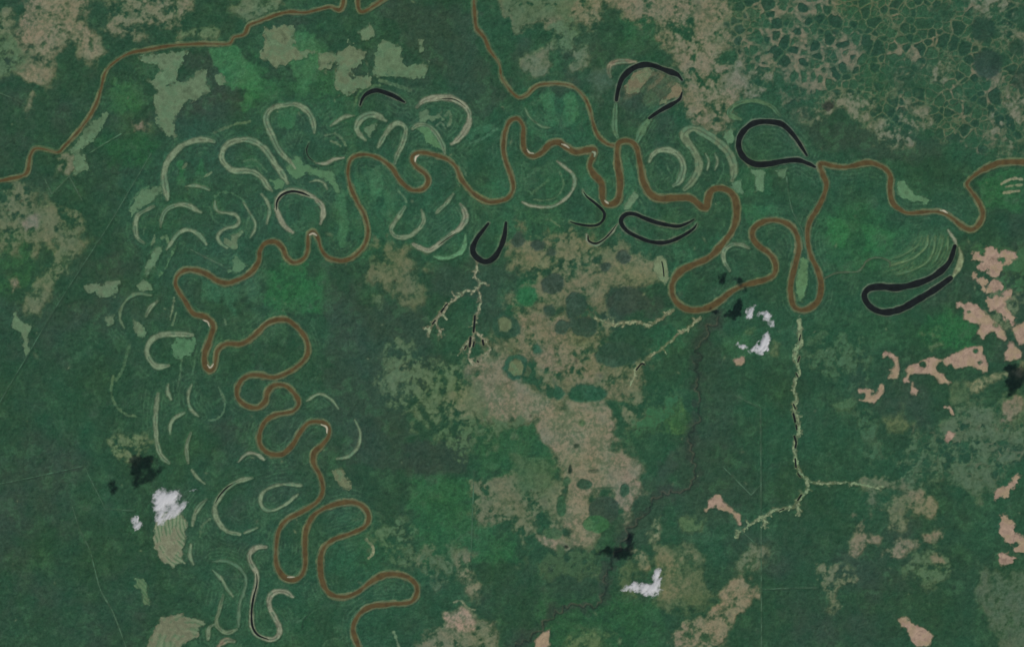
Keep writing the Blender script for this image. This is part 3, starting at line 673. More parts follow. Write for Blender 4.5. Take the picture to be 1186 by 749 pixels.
FAN = sstep(-6, 8, poly_field(P("1022,318 1030,300 1050,285 1075,262 1100,262 1102,300 1080,316 1060,322"), XS, YS, 20))
fl = np.sin(np.hypot(GX - 1015, (GY - 255)) * (2 * np.pi / 4.2) + 1.2 * F20) * FAN * sstep(-1.0, 0.8, F20b)
mix(CV, (70, 108, 76), FAN * 0.35)
mix(CV, (94, 122, 84), np.clip(fl, 0, 1) * 0.5)
# patchy lighter growth and small clumps
mix(CV, (56, 104, 74), sstep(0.5, 1.9, F20b * 0.7 + F8 * 0.5 + 0.5 * PLAIN) * 0.42)
mix(CV, (62, 88, 72), sstep(0.9, 2.0, F8 * 0.8 + F20 * 0.5) * 0.2)
mix(CV, (34, 64, 52), sstep(1.0, 2.2, -F8 * 0.8 - F20 * 0.5) * 0.2)

# ---- savanna and scrub
GL = np.zeros(GX.shape, np.float32)                   # how much open grassland
def savanna(p, c, soft=4, warp=4, cover=1.0, alpha=1.0, **k):
    region(p, (74, 101, 73), soft + 6, warp + 3, min(1.0, cover + 0.25), 0.5 * alpha)
    c = (c[0] - 10, c[1] - 1, c[2] + 1)
    wt = region(p, c, soft, warp, cover, alpha, 0.0, **k)
    np.maximum(GL, wt, out=GL)

savanna("33,-20 101,-20 97,11 88,24 101,41 114,45 114,62 108,68 95,62 93,47 82,47 73,52 63,69 54,86 48,97 35,95 22,82 37,78 45,65 39,52 20,56 17,35 28,24", (126, 119, 95), 4, 4, 0.78)
savanna("35,95 22,82 40,76 56,78 52,90 47,98", (128, 120, 96), 2, 2)
savanna("60,22 90,26 112,46 113,62 107,67 96,58 88,44 66,48 56,70 46,66 44,40", (128, 121, 97), 3, 3, 0.85)
savanna("-10,15 14,18 14,40 -10,38", (108, 114, 86), 4, 4, 0.7)
savanna("-10,50 15,48 12,70 5,82 -10,60", (92, 112, 80), 5, 5, 0.55)
savanna("38,103 40,108 34,126 30,128", (112, 116, 90), 1.5, 1.5)
savanna("120,22 140,5 150,-10 230,-10 222,22 200,38 170,30 150,45 125,42", (116, 116, 90), 4, 5, 0.52)
savanna("205,38 240,32 256,36 250,42 210,43", (98, 114, 82), 2, 2, 0.7)
savanna("210,2 220,-5 216,20 208,40 204,36", (122, 118, 95), 2, 2, 0.85)
savanna("275,12 300,-5 330,-10 320,10 288,18", (98, 112, 84), 2.5, 3, 0.8)
savanna("68,184 82,180 88,190 80,204 70,196", (110, 112, 90), 2, 2, 0.7)
savanna("154,142 165,140 168,152 156,152", (120, 112, 96), 2, 2, 0.6)
savanna("-20,222 22,222 42,246 90,248 92,262 60,286 40,296 30,275 -20,285", (104, 110, 82), 5, 5, 0.6)
savanna("83,270 93,283 73,317 57,343 43,363 32,357 33,340 43,320 63,303 73,277", (104, 111, 83), 3, 3, 0.8)
savanna("12,325 20,320 23,332 15,338", (128, 118, 100), 1.5, 1.5, 0.9)
savanna("25,252 42,250 40,262 30,264", (124, 118, 100), 2, 2, 0.9)
savanna("128,512 165,505 172,516 150,528 130,530", (104, 116, 84), 2.5, 3, 0.55)
savanna("440,285 470,290 486,305 486,340 466,346 445,330 437,310", (104, 108, 80), 6, 5, 0.8, 0.85)
savanna("432,343 442,343 440,353 432,352", (92, 108, 82), 2, 1, 1, 0.8)
savanna("456,418 470,420 472,436 456,440", (110, 114, 86), 3, 3, 0.7)
savanna("452,400 475,395 520,425 540,430 545,455 520,470 500,500 470,470 455,440", (94, 112, 82), 6, 7, 0.42)
# top middle and the ring country of the upper right
savanna("585,-20 702,-20 813,-20 870,15 851,50 828,83 862,83 866,110 838,148 803,140 786,128 800,114 798,83 788,61 765,46 762,20 737,18 712,10 691,20 684,33 671,20 643,33 613,25 593,45", (122, 116, 92), 5, 5, 0.66)
savanna("780,40 830,30 838,70 862,84 864,112 838,146 803,138 802,100", (126, 119, 97), 5, 5, 0.66)
savanna("590,-10 660,-10 655,20 620,25 595,40", (92, 108, 78), 6, 5, 0.7, 0.8)
savanna("605,73 618,61 638,51 641,76 631,85 613,84", (104, 112, 88), 2.5, 2.5, 0.92)
savanna("661,56 681,54 681,76 671,85 659,86 657,76 666,68", (102, 112, 88), 2, 2, 0.9)
savanna("640,30 660,25 662,45 655,60 645,50", (92, 112, 82), 4, 4, 0.6)
savanna("680,92 705,84 712,96 690,104", (78, 96, 78), 5, 4, 1, 0.7)

def voronoi(x, y, size, seed, spread):
    xi, yi = np.floor(x / size), np.floor(y / size)
    f1 = np.full(x.shape, 1e9, np.float32)
    f2 = f1.copy()
    cid = np.zeros(x.shape, np.float32)
    for dx in (-2, -1, 0, 1, 2):
        for dy in (-2, -1, 0, 1, 2):
            cx, cy = xi + dx, yi + dy
            px_ = (cx + hash2(cx, cy, seed)) * size
            py_ = (cy + hash2(cx, cy, seed + 7)) * size
            d = np.hypot(x - px_, y - py_) - spread * size * hash2(cx, cy, seed + 13) ** 2
            near = d < f1
            f2 = np.where(near, f1, np.minimum(f2, d))
            cid = np.where(near, hash2(cx, cy, seed + 29), cid)
            f1 = np.where(near, d, f1)
    return f1, f2, cid

ring_d = poly_field(P("838,-40 1230,-40 1230,180 1160,172 1110,158 1060,150 1010,150 960,135 925,118 890,112 850,75"), XS, YS, 40)
ring_e = poly_field(P("1040,520 1060,500 1120,480 1200,470 1200,530 1150,552 1110,560 1050,556"), XS, YS, 30)
ring = np.maximum(sstep(-10, 12, ring_d + 8 * F20), 0.8 * sstep(-8, 10, ring_e + 6 * F20))
wx, wy = GX + 0.55 * F8 + 0.5 * F20, GY + 0.55 * F20b
f1, f2, cid = voronoi(wx, wy, 10.5, 301, 0.8)
edge = np.minimum(f2 - f1, 1.7 * (4.9 - f1) + 1.0)
g1, g2, gid = voronoi(wx + 100, wy, 7.5, 401, 0.4)
openness = sstep(-0.6, 1.3, F50 + 0.5 * F20)
near_tan = sstep(-40, 40, poly_field(P("838,-40 1010,-40 1020,60 1010,130 930,118 890,112 850,75"), XS, YS, 90))
mix(CV, (52, 92, 68), ring * 0.8)
mix(CV, (38, 72, 58), ring * sstep(0.4, 0.65, cid) * sstep(1.5, 3.5, edge) * 0.75)
heat = sstep(0.1, 2.1, F20b * 0.45 + F50 * 0.6 + 0.55 * near_tan + 0.15 * F8)
wide = 0.55 + 3.6 * heat ** 1.5
ridge = ring * (1 - sstep(0.45, 1.0, edge / (wide + 0.9))) * (0.45 + 0.55 * sstep(-1.0, 0.5, F20b + 0.3 * F3))
ridge2 = ring * (1 - sstep(0.4, 1.7, g2 - g1)) * (cid < 0.5) * sstep(-0.5, 0.7, F20)
mix(CV, (98, 112, 88), np.clip(ridge * 0.64 + 0.5 * ridge2, 0, 0.9))
hot = ridge * sstep(0.25, 0.8, heat + 0.12 * F3)
mix(CV, (120, 118, 96), hot * 0.55 * sstep(-1.4, 0.6, F8 * 0.6 + F3 * 0.6))
TR -= np.clip(ridge * 0.6 + ridge2 * 0.5 + hot, 0, 1) * 0.8
GL = np.maximum(GL, hot)
for p in ("940,122 975,108 1010,120 1005,136 975,130 945,142", "850,70 885,85 905,100 870,118 842,100", "1120,0 1155,-10 1186,20 1170,45 1160,30", "1075,80 1095,70 1092,92 1078,92", "1010,150 1060,130 1080,140 1050,160 1020,165", "1150,130 1186,110 1186,165 1160,168"):
    savanna(p, (116, 118, 96), 4, 5, 0.36)
disc(1138, 34, 14, (42, 74, 60), 3, 0.95, 1); disc(1144, 75, 17, (46, 74, 62), 3, 0.95, 1); disc(1186, 20, 14, (48, 84, 64), 2, 0.9, 1); disc(1090, 15, 12, (48, 84, 64), 2, 0.8, 1)
disc(1178, 55, 9, (44, 78, 60), 2, 0.9, 1); disc(1050, 90, 22, (46, 84, 64), 5, 0.7, 1, 16); disc(1186, 92, 14, (46, 74, 60), 3, 0.8, 1)
disc(963, 123, 7, (40, 48, 46), 2.5, 0.8, 0.2, 4, 2.5)
# middle
savanna("590,278 640,272 700,278 757,298 757,322 720,335 690,350 640,362 700,382 690,400 740,420 745,440 720,462 680,462 630,452 615,420 588,392 598,350 620,330 590,310", (112, 112, 84), 6, 6, 0.60)
savanna("600,362 660,362 665,400 690,402 680,440 620,420 598,395", (124, 116, 92), 5, 5, 0.6)
savanna("567,397 584,396 582,429 610,442 626,462 650,458 640,470 625,484 600,487 585,494 566,490 548,482 531,474 553,452 557,431 548,424", (128, 120, 96), 4, 4, 1.0)
savanna("520,455 552,450 560,485 540,492 520,480", (108, 114, 86), 4, 4, 0.6)
savanna("725,292 752,296 756,318 740,322 715,312", (116, 116, 86), 3, 3, 0.85)
savanna("690,282 715,280 705,300 690,300", (112, 114, 86), 3, 3, 0.8)
savanna("600,445 632,456 640,470 667,469 696,464 709,475 712,493 709,517 728,533 744,548 734,555 747,573 731,584 728,603 720,589 715,571 707,565 688,568 678,579 680,600 688,616 683,632 659,632 650,600 655,560 653,541 640,528 632,512 624,486 605,485", (129, 121, 98), 3, 3, 1.0)
savanna("645,565 655,560 652,590 648,612 660,632 640,635 621,622 619,613 640,618 636,592", (118, 118, 90), 3, 3, 0.8)
savanna("620,615 640,626 662,632 660,637 638,636 622,626", (132, 124, 102), 1.5, 1.5, 0.95)
savanna("550,560 572,554 600,545 645,570 640,590 628,610 606,625 585,602 555,596", (108, 112, 85), 5, 5, 0.62)
savanna("597,530 632,530 635,560 612,566 596,556", (84, 104, 74), 5, 3, 1, 0.7)
savanna("500,500 560,480 600,490 590,500 540,510 545,530 530,540", (86, 106, 76), 6, 6, 0.45)
savanna("718,470 740,462 746,488 728,488", (110, 114, 86), 3, 4, 0.65)
MID = sstep(-4, 6, poly_field(P("590,350 690,345 700,382 690,402 740,420 745,440 720,462 640,470 560,440 560,395"), XS, YS, 20))
m1, m2, mid_ = voronoi(GX + 0.8 * F8, GY + 0.8 * F20b, 8.0, 611, 0.5)
mix(CV, (78, 94, 70), MID * (1 - sstep(0.5, 1.7, m2 - m1)) * sstep(-0.6, 0.8, F20b) * 0.6)
mix(CV, (104, 112, 84), MID * sstep(0.6, 0.9, mid_) * 0.4)
for x, y, r, c in ((640, 327, 13, GRY), (723, 298, 9, GRY), (700, 308, 7, GRY), (623, 283, 7, GRY), (639, 293, 4, GRY), (637, 361, 8, (50, 78, 64)), (651, 380, 7, (50, 78, 64)), (622, 403, 7, (44, 88, 68)),
                   (623, 440, 6, (44, 90, 66)), (668, 355, 14, (50, 78, 64)), (677, 378, 15, (48, 76, 62)), (611, 345, 13, (44, 104, 68)), (586, 377, 15, (46, 82, 64)), (598, 425, 13.5, (44, 86, 66)),
                   (682, 456, 22, (42, 88, 66)), (716, 410, 26, (48, 80, 64)), (728, 348, 26, GRY), (645, 455, 7, (42, 88, 66)), (600, 278, 9, GRY), (566, 404, 4.5, (48, 90, 64)), (621, 282, 6, GRY)):
    disc(x, y, r, c, 2.0, 0.95, 1, {22: 9, 26: 15}.get(r), 1.4)
for x, y, rx, ry, c, a in ((660.5, 542, 2, 5, (38, 58, 46), 1), (688, 545, 6, 3, (70, 86, 68), 0.9), (668, 516, 3.4, 3, (58, 74, 56), 1), (670, 500, 5, 2.5, (72, 88, 66), 0.9), (677, 561, 9, 5, (50, 82, 62), 1),
                           (724, 567, 6, 7, (54, 86, 64), 1), (651, 584, 5, 13, (50, 88, 62), 0.95), (700, 590, 17, 15, (56, 80, 66), 1), (690, 607, 14, 9, (56, 104, 68), 0.9), (640, 617, 12, 6, (50, 92, 62), 0.8),
                           (656, 633, 3, 1.8, (34, 42, 36), 1), (656, 559, 4, 6, (56, 92, 66), 0.9), (702, 565, 12, 1.6, (60, 90, 66), 0.8), (674, 490, 6, 5, (70, 100, 68), 0.8), (815, 722, 1.8, 1.4, (30, 38, 34), 1), (615, 481, 1.6, 1.3, (60, 50, 44), 1)):
    disc(x, y, rx, c, 1.4, a, 1, ry, 1.0)
# lower part
savanna("478,632 502,632 510,655 492,662 480,655", (102, 112, 84), 4, 4, 0.6)
savanna("432,610 475,610 478,650 450,645 440,630", (84, 108, 78), 5, 5, 0.55)
savanna("525,642 540,648 552,675 551,684 535,676 528,660", (120, 118, 92), 2.5, 3, 0.75)
savanna("492,640 520,636 530,665 505,680 490,660", (88, 108, 80), 4, 4, 0.45)
savanna("486,752 490,735 510,728 522,708 540,704 550,728 570,720 575,735 572,752", (112, 114, 90), 3, 4, 0.7)
savanna("515,712 535,703 543,712 547,728 530,732 518,726", (150, 132, 112), 2, 2)
savanna("757,648 772,634 802,630 816,650 818,670 830,690 815,706 795,712 770,702 757,682 765,665", (92, 102, 73), 5, 4, 0.9, 0.85)
savanna("762,640 800,636 810,660 790,690 768,690", (112, 112, 84), 6, 5, 0.35)
savanna("776,760 790,725 800,718 815,710 832,706 835,686 847,678 865,672 874,690 856,710 836,726 832,742 815,760", (132, 121, 98), 3, 4, 0.85)
savanna("855,655 875,633 884,640 870,657", (108, 112, 88), 2.5, 2.5, 0.85)
savanna("757,600 765,598 763,625 756,628", (124, 124, 96), 1.6, 1.5, 0.9)
savanna("732,636 744,638 752,655 744,658", (120, 118, 90), 1.6, 2, 0.85)
savanna("615,640 690,640 690,660 640,662", (70, 92, 62), 6, 5, 0.5)
savanna("722,660 732,652 735,690 722,680", (84, 98, 66), 4, 3, 0.8)
savanna("660,740 700,735 690,752 655,752", (92, 110, 74), 5, 4, 0.6)
# right side
savanna("1036,532 1050,505 1130,498 1200,503 1200,522 1150,545 1130,570 1060,566 1040,552", (84, 104, 77), 6, 6, 0.32)
savanna("1095,475 1140,465 1200,475 1200,520 1150,530 1100,505", (88, 106, 79), 6, 6, 0.34)
savanna("1122,446 1140,434 1165,428 1182,424 1180,432 1150,445 1125,456", (132, 128, 97), 2, 2, 0.95)
savanna("1098,462 1112,450 1122,448 1118,462 1102,470", OLV, 4, 3, 1, 0.6)
savanna("1165,470 1178,462 1182,472 1165,486", (128, 118, 98), 2, 2, 0.9)
savanna("1028,490 1045,477 1052,490 1045,502 1030,500", (98, 108, 72), 4, 3, 1, 0.7)
savanna("1052,574 1070,574 1084,580 1082,590 1060,594", (122, 117, 92), 3, 4, 0.75)
savanna("1026,588 1036,578 1044,580 1045,608 1032,610", (108, 112, 84), 3, 4, 0.75)
savanna("987,592 998,596 1006,600 1002,614 990,616", (130, 119, 98), 2.5, 3, 0.75)
savanna("995,620 1004,617 1012,622 1022,622 1020,630 1000,630 990,644 986,638", (124, 117, 94), 2, 3, 0.75)
savanna("1023,642 1040,628 1065,626 1080,618 1092,614 1092,624 1064,634 1040,648", (126, 118, 95), 2.5, 3, 0.75)
savanna("1055,640 1085,630 1104,645 1098,665 1078,670 1056,658", (86, 106, 77), 4, 5, 0.45)
savanna("1082,640 1090,636 1092,650 1084,652", (122, 116, 92), 2, 2, 0.6)
savanna("948,655 962,656 984,672 968,680 975,700 982,704 962,706 955,685 948,675", (112, 114, 86), 3, 4, 0.7)
savanna("1140,668 1200,655 1200,760 1165,760 1145,720 1139,690", (86, 99, 78), 5, 4, 0.85, 0.9)
savanna("1000,553 1045,555 1045,562 1005,566 996,558", (104, 110, 84), 2, 3, 0.85)
savanna("1005,560 1020,562 1012,578 1002,574", (94, 106, 80), 3, 3, 0.5)
savanna("1070,390 1085,385 1095,400 1080,405", (86, 104, 76), 3, 4, 0.5)
savanna("1140,350 1180,340 1186,360 1150,380", (104, 114, 84), 4, 5, 0.5)
savanna("1140,290 1200,290 1200,330 1170,330", (66, 98, 66), 6, 5, 0.6)
savanna("930,400 990,395 1010,440 960,445", (74, 102, 72), 7, 7, 0.36)
savanna("960,467 990,465 984,474 962,473", (78, 106, 74), 2, 2, 0.9)
savanna("896,395 904,398 900,414 896,412", (98, 112, 76), 2.5, 2, 1, 0.7)
savanna("865,376 874,378 872,386 864,384", (92, 112, 72), 2.5, 2, 1, 0.6)
savanna("740,500 760,460 780,455 785,480 760,500", (62, 100, 66), 6, 6, 0.5)
savanna("1000,480 1010,500 1010,540 1000,530", (72, 100, 72), 4, 4, 0.6)
savanna("790,605 815,606 812,614 794,614", (88, 108, 72), 4, 3, 0.8)
for p in ("860,385 875,395 870,412 855,405", "840,395 852,390 850,412 838,408"):
    region(p, (56, 104, 72), 4, 3, 1, 0.7)
# winding forested stream: darker gallery forest with a thin line in it
gallery = spline(P("832,368 822,377 817,388 808,397 808,410 805,420 809,432 805,444 808,456 804,468 807,482 801,500 799,515 800,532 807,549 800,564 785,568 773,567 757,579 743,596 730,612 720,632 705,655 701,680 697,698 683,702 667,702 643,706 633,719 617,732 598,748"), 2.0)
gd, _, _ = line_field(gallery, np.full(len(gallery), 5.0), XS, YS, 8)
mix(CV, (48, 67, 58), sstep(-4, 5, gd + 2.4 * F8 + 1.5 * F20) * 0.75)
TR[:] = np.maximum(TR, sstep(0, 3, gd))
s_ = np.cumsum(np.r_[0, np.hypot(*np.diff(gallery, axis=0).T)])
tn = np.gradient(gallery, axis=0)
tn /= np.linalg.norm(tn, axis=1)[:, None] + 1e-9
off = 2.5 * np.clip(fbm(s_, s_ * 0, 6.5, 2, 77), -1.8, 1.8) + 0.8 * np.sin(s_ * 0.55 + 2.5 * fbm(s_, s_ * 0, 30, 2, 79))
wind = gallery + off[:, None] * np.stack([-tn[:, 1], tn[:, 0]], 1)
wind = wind[::1]
ld, lv, _ = line_field(wind, np.full(len(wind), 0.5), XS, YS, 3)
mix(CV, (30, 46, 42), sstep(-1.6, 0.2, ld + 0.9 * np.sign(lv)) * 0.6)
mix(CV, (88, 96, 80), sstep(-0.9, 0.3, ld) * 0.42 * sstep(-1.4, 0.4, F20b))
# dark gully through the beige clearings
GULLY = spline(P("1137,348 1143,360 1150,368 1158,375 1164,384 1170,392 1178,400 1190,412"), 1.5)
# creek beside the fan
LINK = P("952,324 966,317 980,315 993,314.5 1000,308 1003,303 1012,298.5 1022,299 1030,303 1031,308")

rng = np.random.default_rng(7)
for _k in range(230):
    x, y = rng.uniform(0, 1186), rng.uniform(0, 749)
    r = rng.uniform(0.5, 1.3) * (1.6 if rng.random() < 0.12 else 1)
    x0, x1 = np.searchsorted(XS, [x - 5, x + 5])
    y0, y1 = np.searchsorted(YS, [y - 5, y + 5])
    an = rng.uniform(0, 3.14)
    gx, gy = GX[y0:y1, x0:x1] - x, GY[y0:y1, x0:x1] - y
    u, v = gx * math.cos(an) + gy * math.sin(an), -gx * math.sin(an) + gy * math.cos(an)
    wt = np.exp(-((u / (r * rng.uniform(1, 2.4))) ** 2 + (v / r) ** 2)) * rng.uniform(0.25, 0.8)
    grass = GL[y0:y1, x0:x1].mean() > 0.4
    rgb = (58, 60, 48) if grass else ((104, 124, 96) if rng.random() < 0.75 else (36, 62, 50))
    CV[y0:y1, x0:x1] += (lin(rgb) - CV[y0:y1, x0:x1]) * wt[..., None]

# ------------------------------------------------------------------ features: fields on the big sheet
def hw_of(path_pts, widths, path):
    """widths at the traced points -> half widths along the sampled path"""
    seg = np.r_[0, np.cumsum(np.hypot(*np.diff(path_pts[:, :2], axis=0).T))]
    sp = np.r_[0, np.cumsum(np.hypot(*np.diff(path, axis=0).T))]
    return np.interp(sp / sp[-1], seg / seg[-1], widths) * 0.5

RIM = np.zeros(GX.shape, np.float32)
ZG = np.zeros(GX.shape, np.float32)                    # ground height
WATER = []                                             # (path, half widths) of all water, to carve other sheets

def add_water(path, hw, rim_rgb, rim_w, rim_a):
    d, v, u = line_field(path, hw, XS, YS, 5)
    ZG[:] = np.minimum(ZG, np.clip(-3 - 5 * d, -8, 0))
    m = sstep(-rim_w - 0.8, -rim_w + 0.2, d + 0.25 * F8)
    mix(CV, rim_rgb, m * rim_a * (0.45 + 0.55 * sstep(-0.8, 0.9, F20 + 0.4 * F8)))
    TR[:] = np.minimum(TR, np.clip(0.5 - (d + rim_w - 0.25 + 0.2 * F8) * 0.62, 0, 1))
    WATER.append((path, hw))

riv = []
for pts, wd, name, lab in ((MAIN_RIVER, None, "river", "wide brown river looping in meanders across the whole plain"),
                           (NORTH_RIVER, 3.6, "river", "narrower brown river crossing the upper left corner"),
                           (TRIB, 3.4, "river", "thin brown tributary coming down from the top edge to the zigzag bend")):
    path = spline(pts, 1.2)
    if wd is None:
        t = np.linspace(0, 1, len(path))
        hw = np.interp(t, [a for a, _ in MAIN_W], [b for _, b in MAIN_W]) * 0.475
    else:
        hw = np.full(len(path), wd * 0.5)
    wob = fbm(np.arange(len(path)) / 1.0, np.zeros(len(path)), 22, 3, 5)
    hw = hw * (1 + 0.11 * wob)
    add_water(path, hw, (102, 114, 84), 1.35, 0.85)
    riv.append((name, path, hw, lab))
lk = []
for txt, ws, lab in LAKES:
    pts = P(txt)
    path = spline(pts, 1.0)
    hw = hw_of(pts, ws, path) * (1.3 if 'split arch' in lab else 1.1 if max(ws) < 5.2 else 0.95) * (1 + 0.07 * fbm(np.arange(len(path)) / 1.0, np.zeros(len(path)), 9, 2, len(lk) + 9))
    big = max(ws) > 3.5
    add_water(path, hw, (92, 108, 92) if big else (98, 118, 90), 1.0 if big else 0.7, 0.7 if big else 0.5)
    lk.append((path, hw, lab))
pl = []
for txt, wd in DARK_POOLS:
    path = spline(P(txt), 1.0)
    hw = np.full(len(path), wd * 0.72)
    add_water(path, hw, (110, 118, 90), 0.7, 0.6)
    pl.append((path, hw))

def carve(z, xs, ys):
    x0, x1, y0, y1 = xs[0] - 4, xs[-1] + 4, ys[0] - 4, ys[-1] + 4
    for path, hw in WATER:
        m = (path[:, 0] > x0) & (path[:, 0] < x1) & (path[:, 1] > y0) & (path[:, 1] < y1)
        if m.sum() < 2:
            continue
        idx = np.nonzero(m)[0]
        a, b = max(idx[0] - 1, 0), min(idx[-1] + 2, len(path))
        d, _, _ = line_field(path[a:b], hw[a:b], xs, ys, 2)
        z = np.minimum(z, np.clip(-3 - 12 * d, -9, 99))
    return z

FEATURES = []      # deferred: sheet pieces with their own outline

def grid_for(pts, pad, step):
    lo, hi = pts.min(0) - pad, pts.max(0) + pad
    return np.arange(lo[0], hi[0], step), np.arange(lo[1], hi[1], step)

def open_trees(dfun):
    """lower the forest over a feature; dfun(xs, ys) -> signed distance"""
    d = dfun(XS, YS)
    TR[:] = np.minimum(TR, np.clip(0.5 - (d + 0.35) * 0.62, 0, 1))
    return d

def edge_noise(xs, ys, amp, seed):
    gx, gy = np.meshgrid(xs.astype(np.float32), ys.astype(np.float32))
    return amp * (0.6 * fbm(gx, gy, 5, 3, seed) + 0.5 * fbm(gx, gy, 14, 2, seed + 3)), gx, gy

def piece(name, fld, pts, z0, rgb, mat, pad=4, step=0.5, streak=0.0, mottle=0.10, rgb2=None, amp=0.4, seed=1, dip=1.2, bands=0, veins=False, fine=0.0):
    xs, ys = grid_for(pts, pad, step)
    d, v = fld(xs, ys)
    en, gx, gy = edge_noise(xs, ys, amp, seed)
    d = d + en + (fine * fbm(gx, gy, 2.6, 2, seed + 51) if fine else 0)
    z = np.clip(d * 6, -5, z0)
    if name != "sandbar":
        z = carve(z, xs, ys)
    inside = d > -dip
    keep = inside[:-1, :-1] | inside[1:, :-1] | inside[:-1, 1:] | inside[1:, 1:]
    n3, n9 = fbm(gx, gy, 4, 3, seed + 11), fbm(gx, gy, 13, 3, seed + 17)
    C = np.empty(gx.shape + (3,), np.float32)
    C[:] = lin(rgb)
    if rgb2 is not None:
        C += (lin(rgb2) - C) * sstep(-0.6, 1.2, n9 + 0.4 * n3)[..., None]
    k = 1 + mottle * n3 + 0.8 * mottle * n9
    if bands:                                             # curved grass ridges following the outline
        dd = np.hypot(gx - 231, (gy - 603) * 0.9) if bands > 0.8 else np.hypot(gx - 221, gy - 753) if bands > 0.6 else d
        b = np.sin(dd * (2 * np.pi / (4.2 if bands > 0.8 else 7.0 if bands > 0.6 else 3.6)) + 0.9 * n9 + 0.3 * n3) * sstep(-0.9, 0.8, n9 + 0.2 + 0.4 * n3) * bands
        C += (lin((60, 98, 66)) - C) * (np.clip(-b, 0, 1) * 0.75)[..., None]
        k = k * (1 + 0.12 * np.clip(b, 0, 1))
    if veins:                                             # thin darker drains
        vn = np.abs(fbm(gx, gy, 16, 2, seed + 41))
        k = k * (1 - 0.16 * (1 - sstep(0.03, 0.13, vn)))
    if streak and v is not None:
        k = k * (1 - streak * np.exp(-(v / 0.9) ** 2) * sstep(-1.0, 0.6, n9))
    if v is not None:
        C += (lin((64, 98, 74)) - C) * (0.62 * sstep(0.2, 1.7, n9 + 0.5 * n3))[..., None]
    grn = lin((52, 88, 66))
    e = (1 - sstep(-0.5, 1.5, d))[..., None] * 0.75            # thinner grass towards the trees
    C = C * (1 - e) + grn * e
    C *= np.clip(k, 0.45, 1.6)[..., None]
    return make_mesh(name, xs, ys, z.astype(np.float32), keep, C, mat)

jobs = []
for i, (txt, rgb, soft, lab) in enumerate(MEADOWS):
    pts = P(txt)
    def f(xs, ys, pts=pts):
        return poly_field(pts, xs, ys, 8), None
    jobs.append(("meadow", f, pts, 2.0 + 0.05 * i, rgb, M_SCAR, dict(amp=0.8 + 0.5 * soft, fine=0.8 if soft >= 2 else 0.3, seed=500 + i, mottle=0.09 if soft >= 2 else 0.075, rgb2=tuple(0.5 * np.array(rgb) + 0.5 * np.array((72, 102, 74))) if soft >= 2 else tuple(0.7 * np.array(rgb) + 0.3 * np.array((66, 102, 72))), bands=(0.9 if 'fan' in lab else 0.7 if 'horseshoe' in lab else 0.5 if 'tan ' in lab else 0)), (lab, "meadow", "grassy meadows and pastures among the forest")))
for i, (pts, holes, lab) in enumerate(CLEARINGS):
    def f(xs, ys, pts=pts, holes=holes):
        d = poly_field(pts, xs, ys, 8)
        for hx, hy, r in holes:
            d = np.minimum(d, np.hypot(xs[None, :] - hx, ys[:, None] - hy) - r)
        return d, None
    jobs.append(("bare_clearing", f, pts, 4.5 + 0.05 * i, BARE, M_BARE, dict(amp=1.9 if 'knotted' in lab or 'lobed' in lab or 'ragged' in lab else 1.1, seed=700 + i, mottle=0.10, rgb2=(140, 124, 100), veins=True), (lab, "clearing", "bare pink-beige clearings on the right")))
for i, (txt, wd, rgb, lab) in enumerate(SCARS):
    pts = P(txt)
    path = spline(pts, 1.0)
    t = np.linspace(0, 1, len(path))
    taper = 0.5 + 0.5 * sstep(0, 1, np.minimum(t, 1 - t) * len(path) / (1.2 * wd + 3))
    hw = 0.53 * wd * taper * (1 + 0.10 * fbm(np.arange(len(path)) / 1.0, np.zeros(len(path)), 14, 3, 900 + i))
    def f(xs, ys, path=path, hw=hw):
        d, v, u = line_field(path, hw, xs, ys, 4)
        return d, v
    jobs.append(("meander_scar", f, path, 6.0 + 0.05 * i, rgb, M_SCAR, dict(amp=0.34 if wd > 2.5 else 0.16, seed=1000 + i, streak=0.42 if wd > 4 else 0.0, mottle=0.11), (lab, "river scar", "grass-grown scars of old river bends")))
for i, (txt, wd, lab) in enumerate(SANDBARS):
    pts = P(txt)
    path = spline(pts, 0.6)
    t = np.linspace(0, 1, len(path))
    hw = 0.56 * wd * (0.4 + 0.6 * np.sin(np.pi * np.clip(t, 0.05, 0.95)))
    def f(xs, ys, path=path, hw=hw):
        d, v, u = line_field(path, hw, xs, ys, 4)
        return d, v
    jobs.append(("sandbar", f, path, 1.5 + 0.05 * i, (206, 192, 166), M_BARE, dict(step=0.25, amp=0.12, seed=1500 + i), (lab, "sandbar", "pale sandbars on the inside of river bends")))
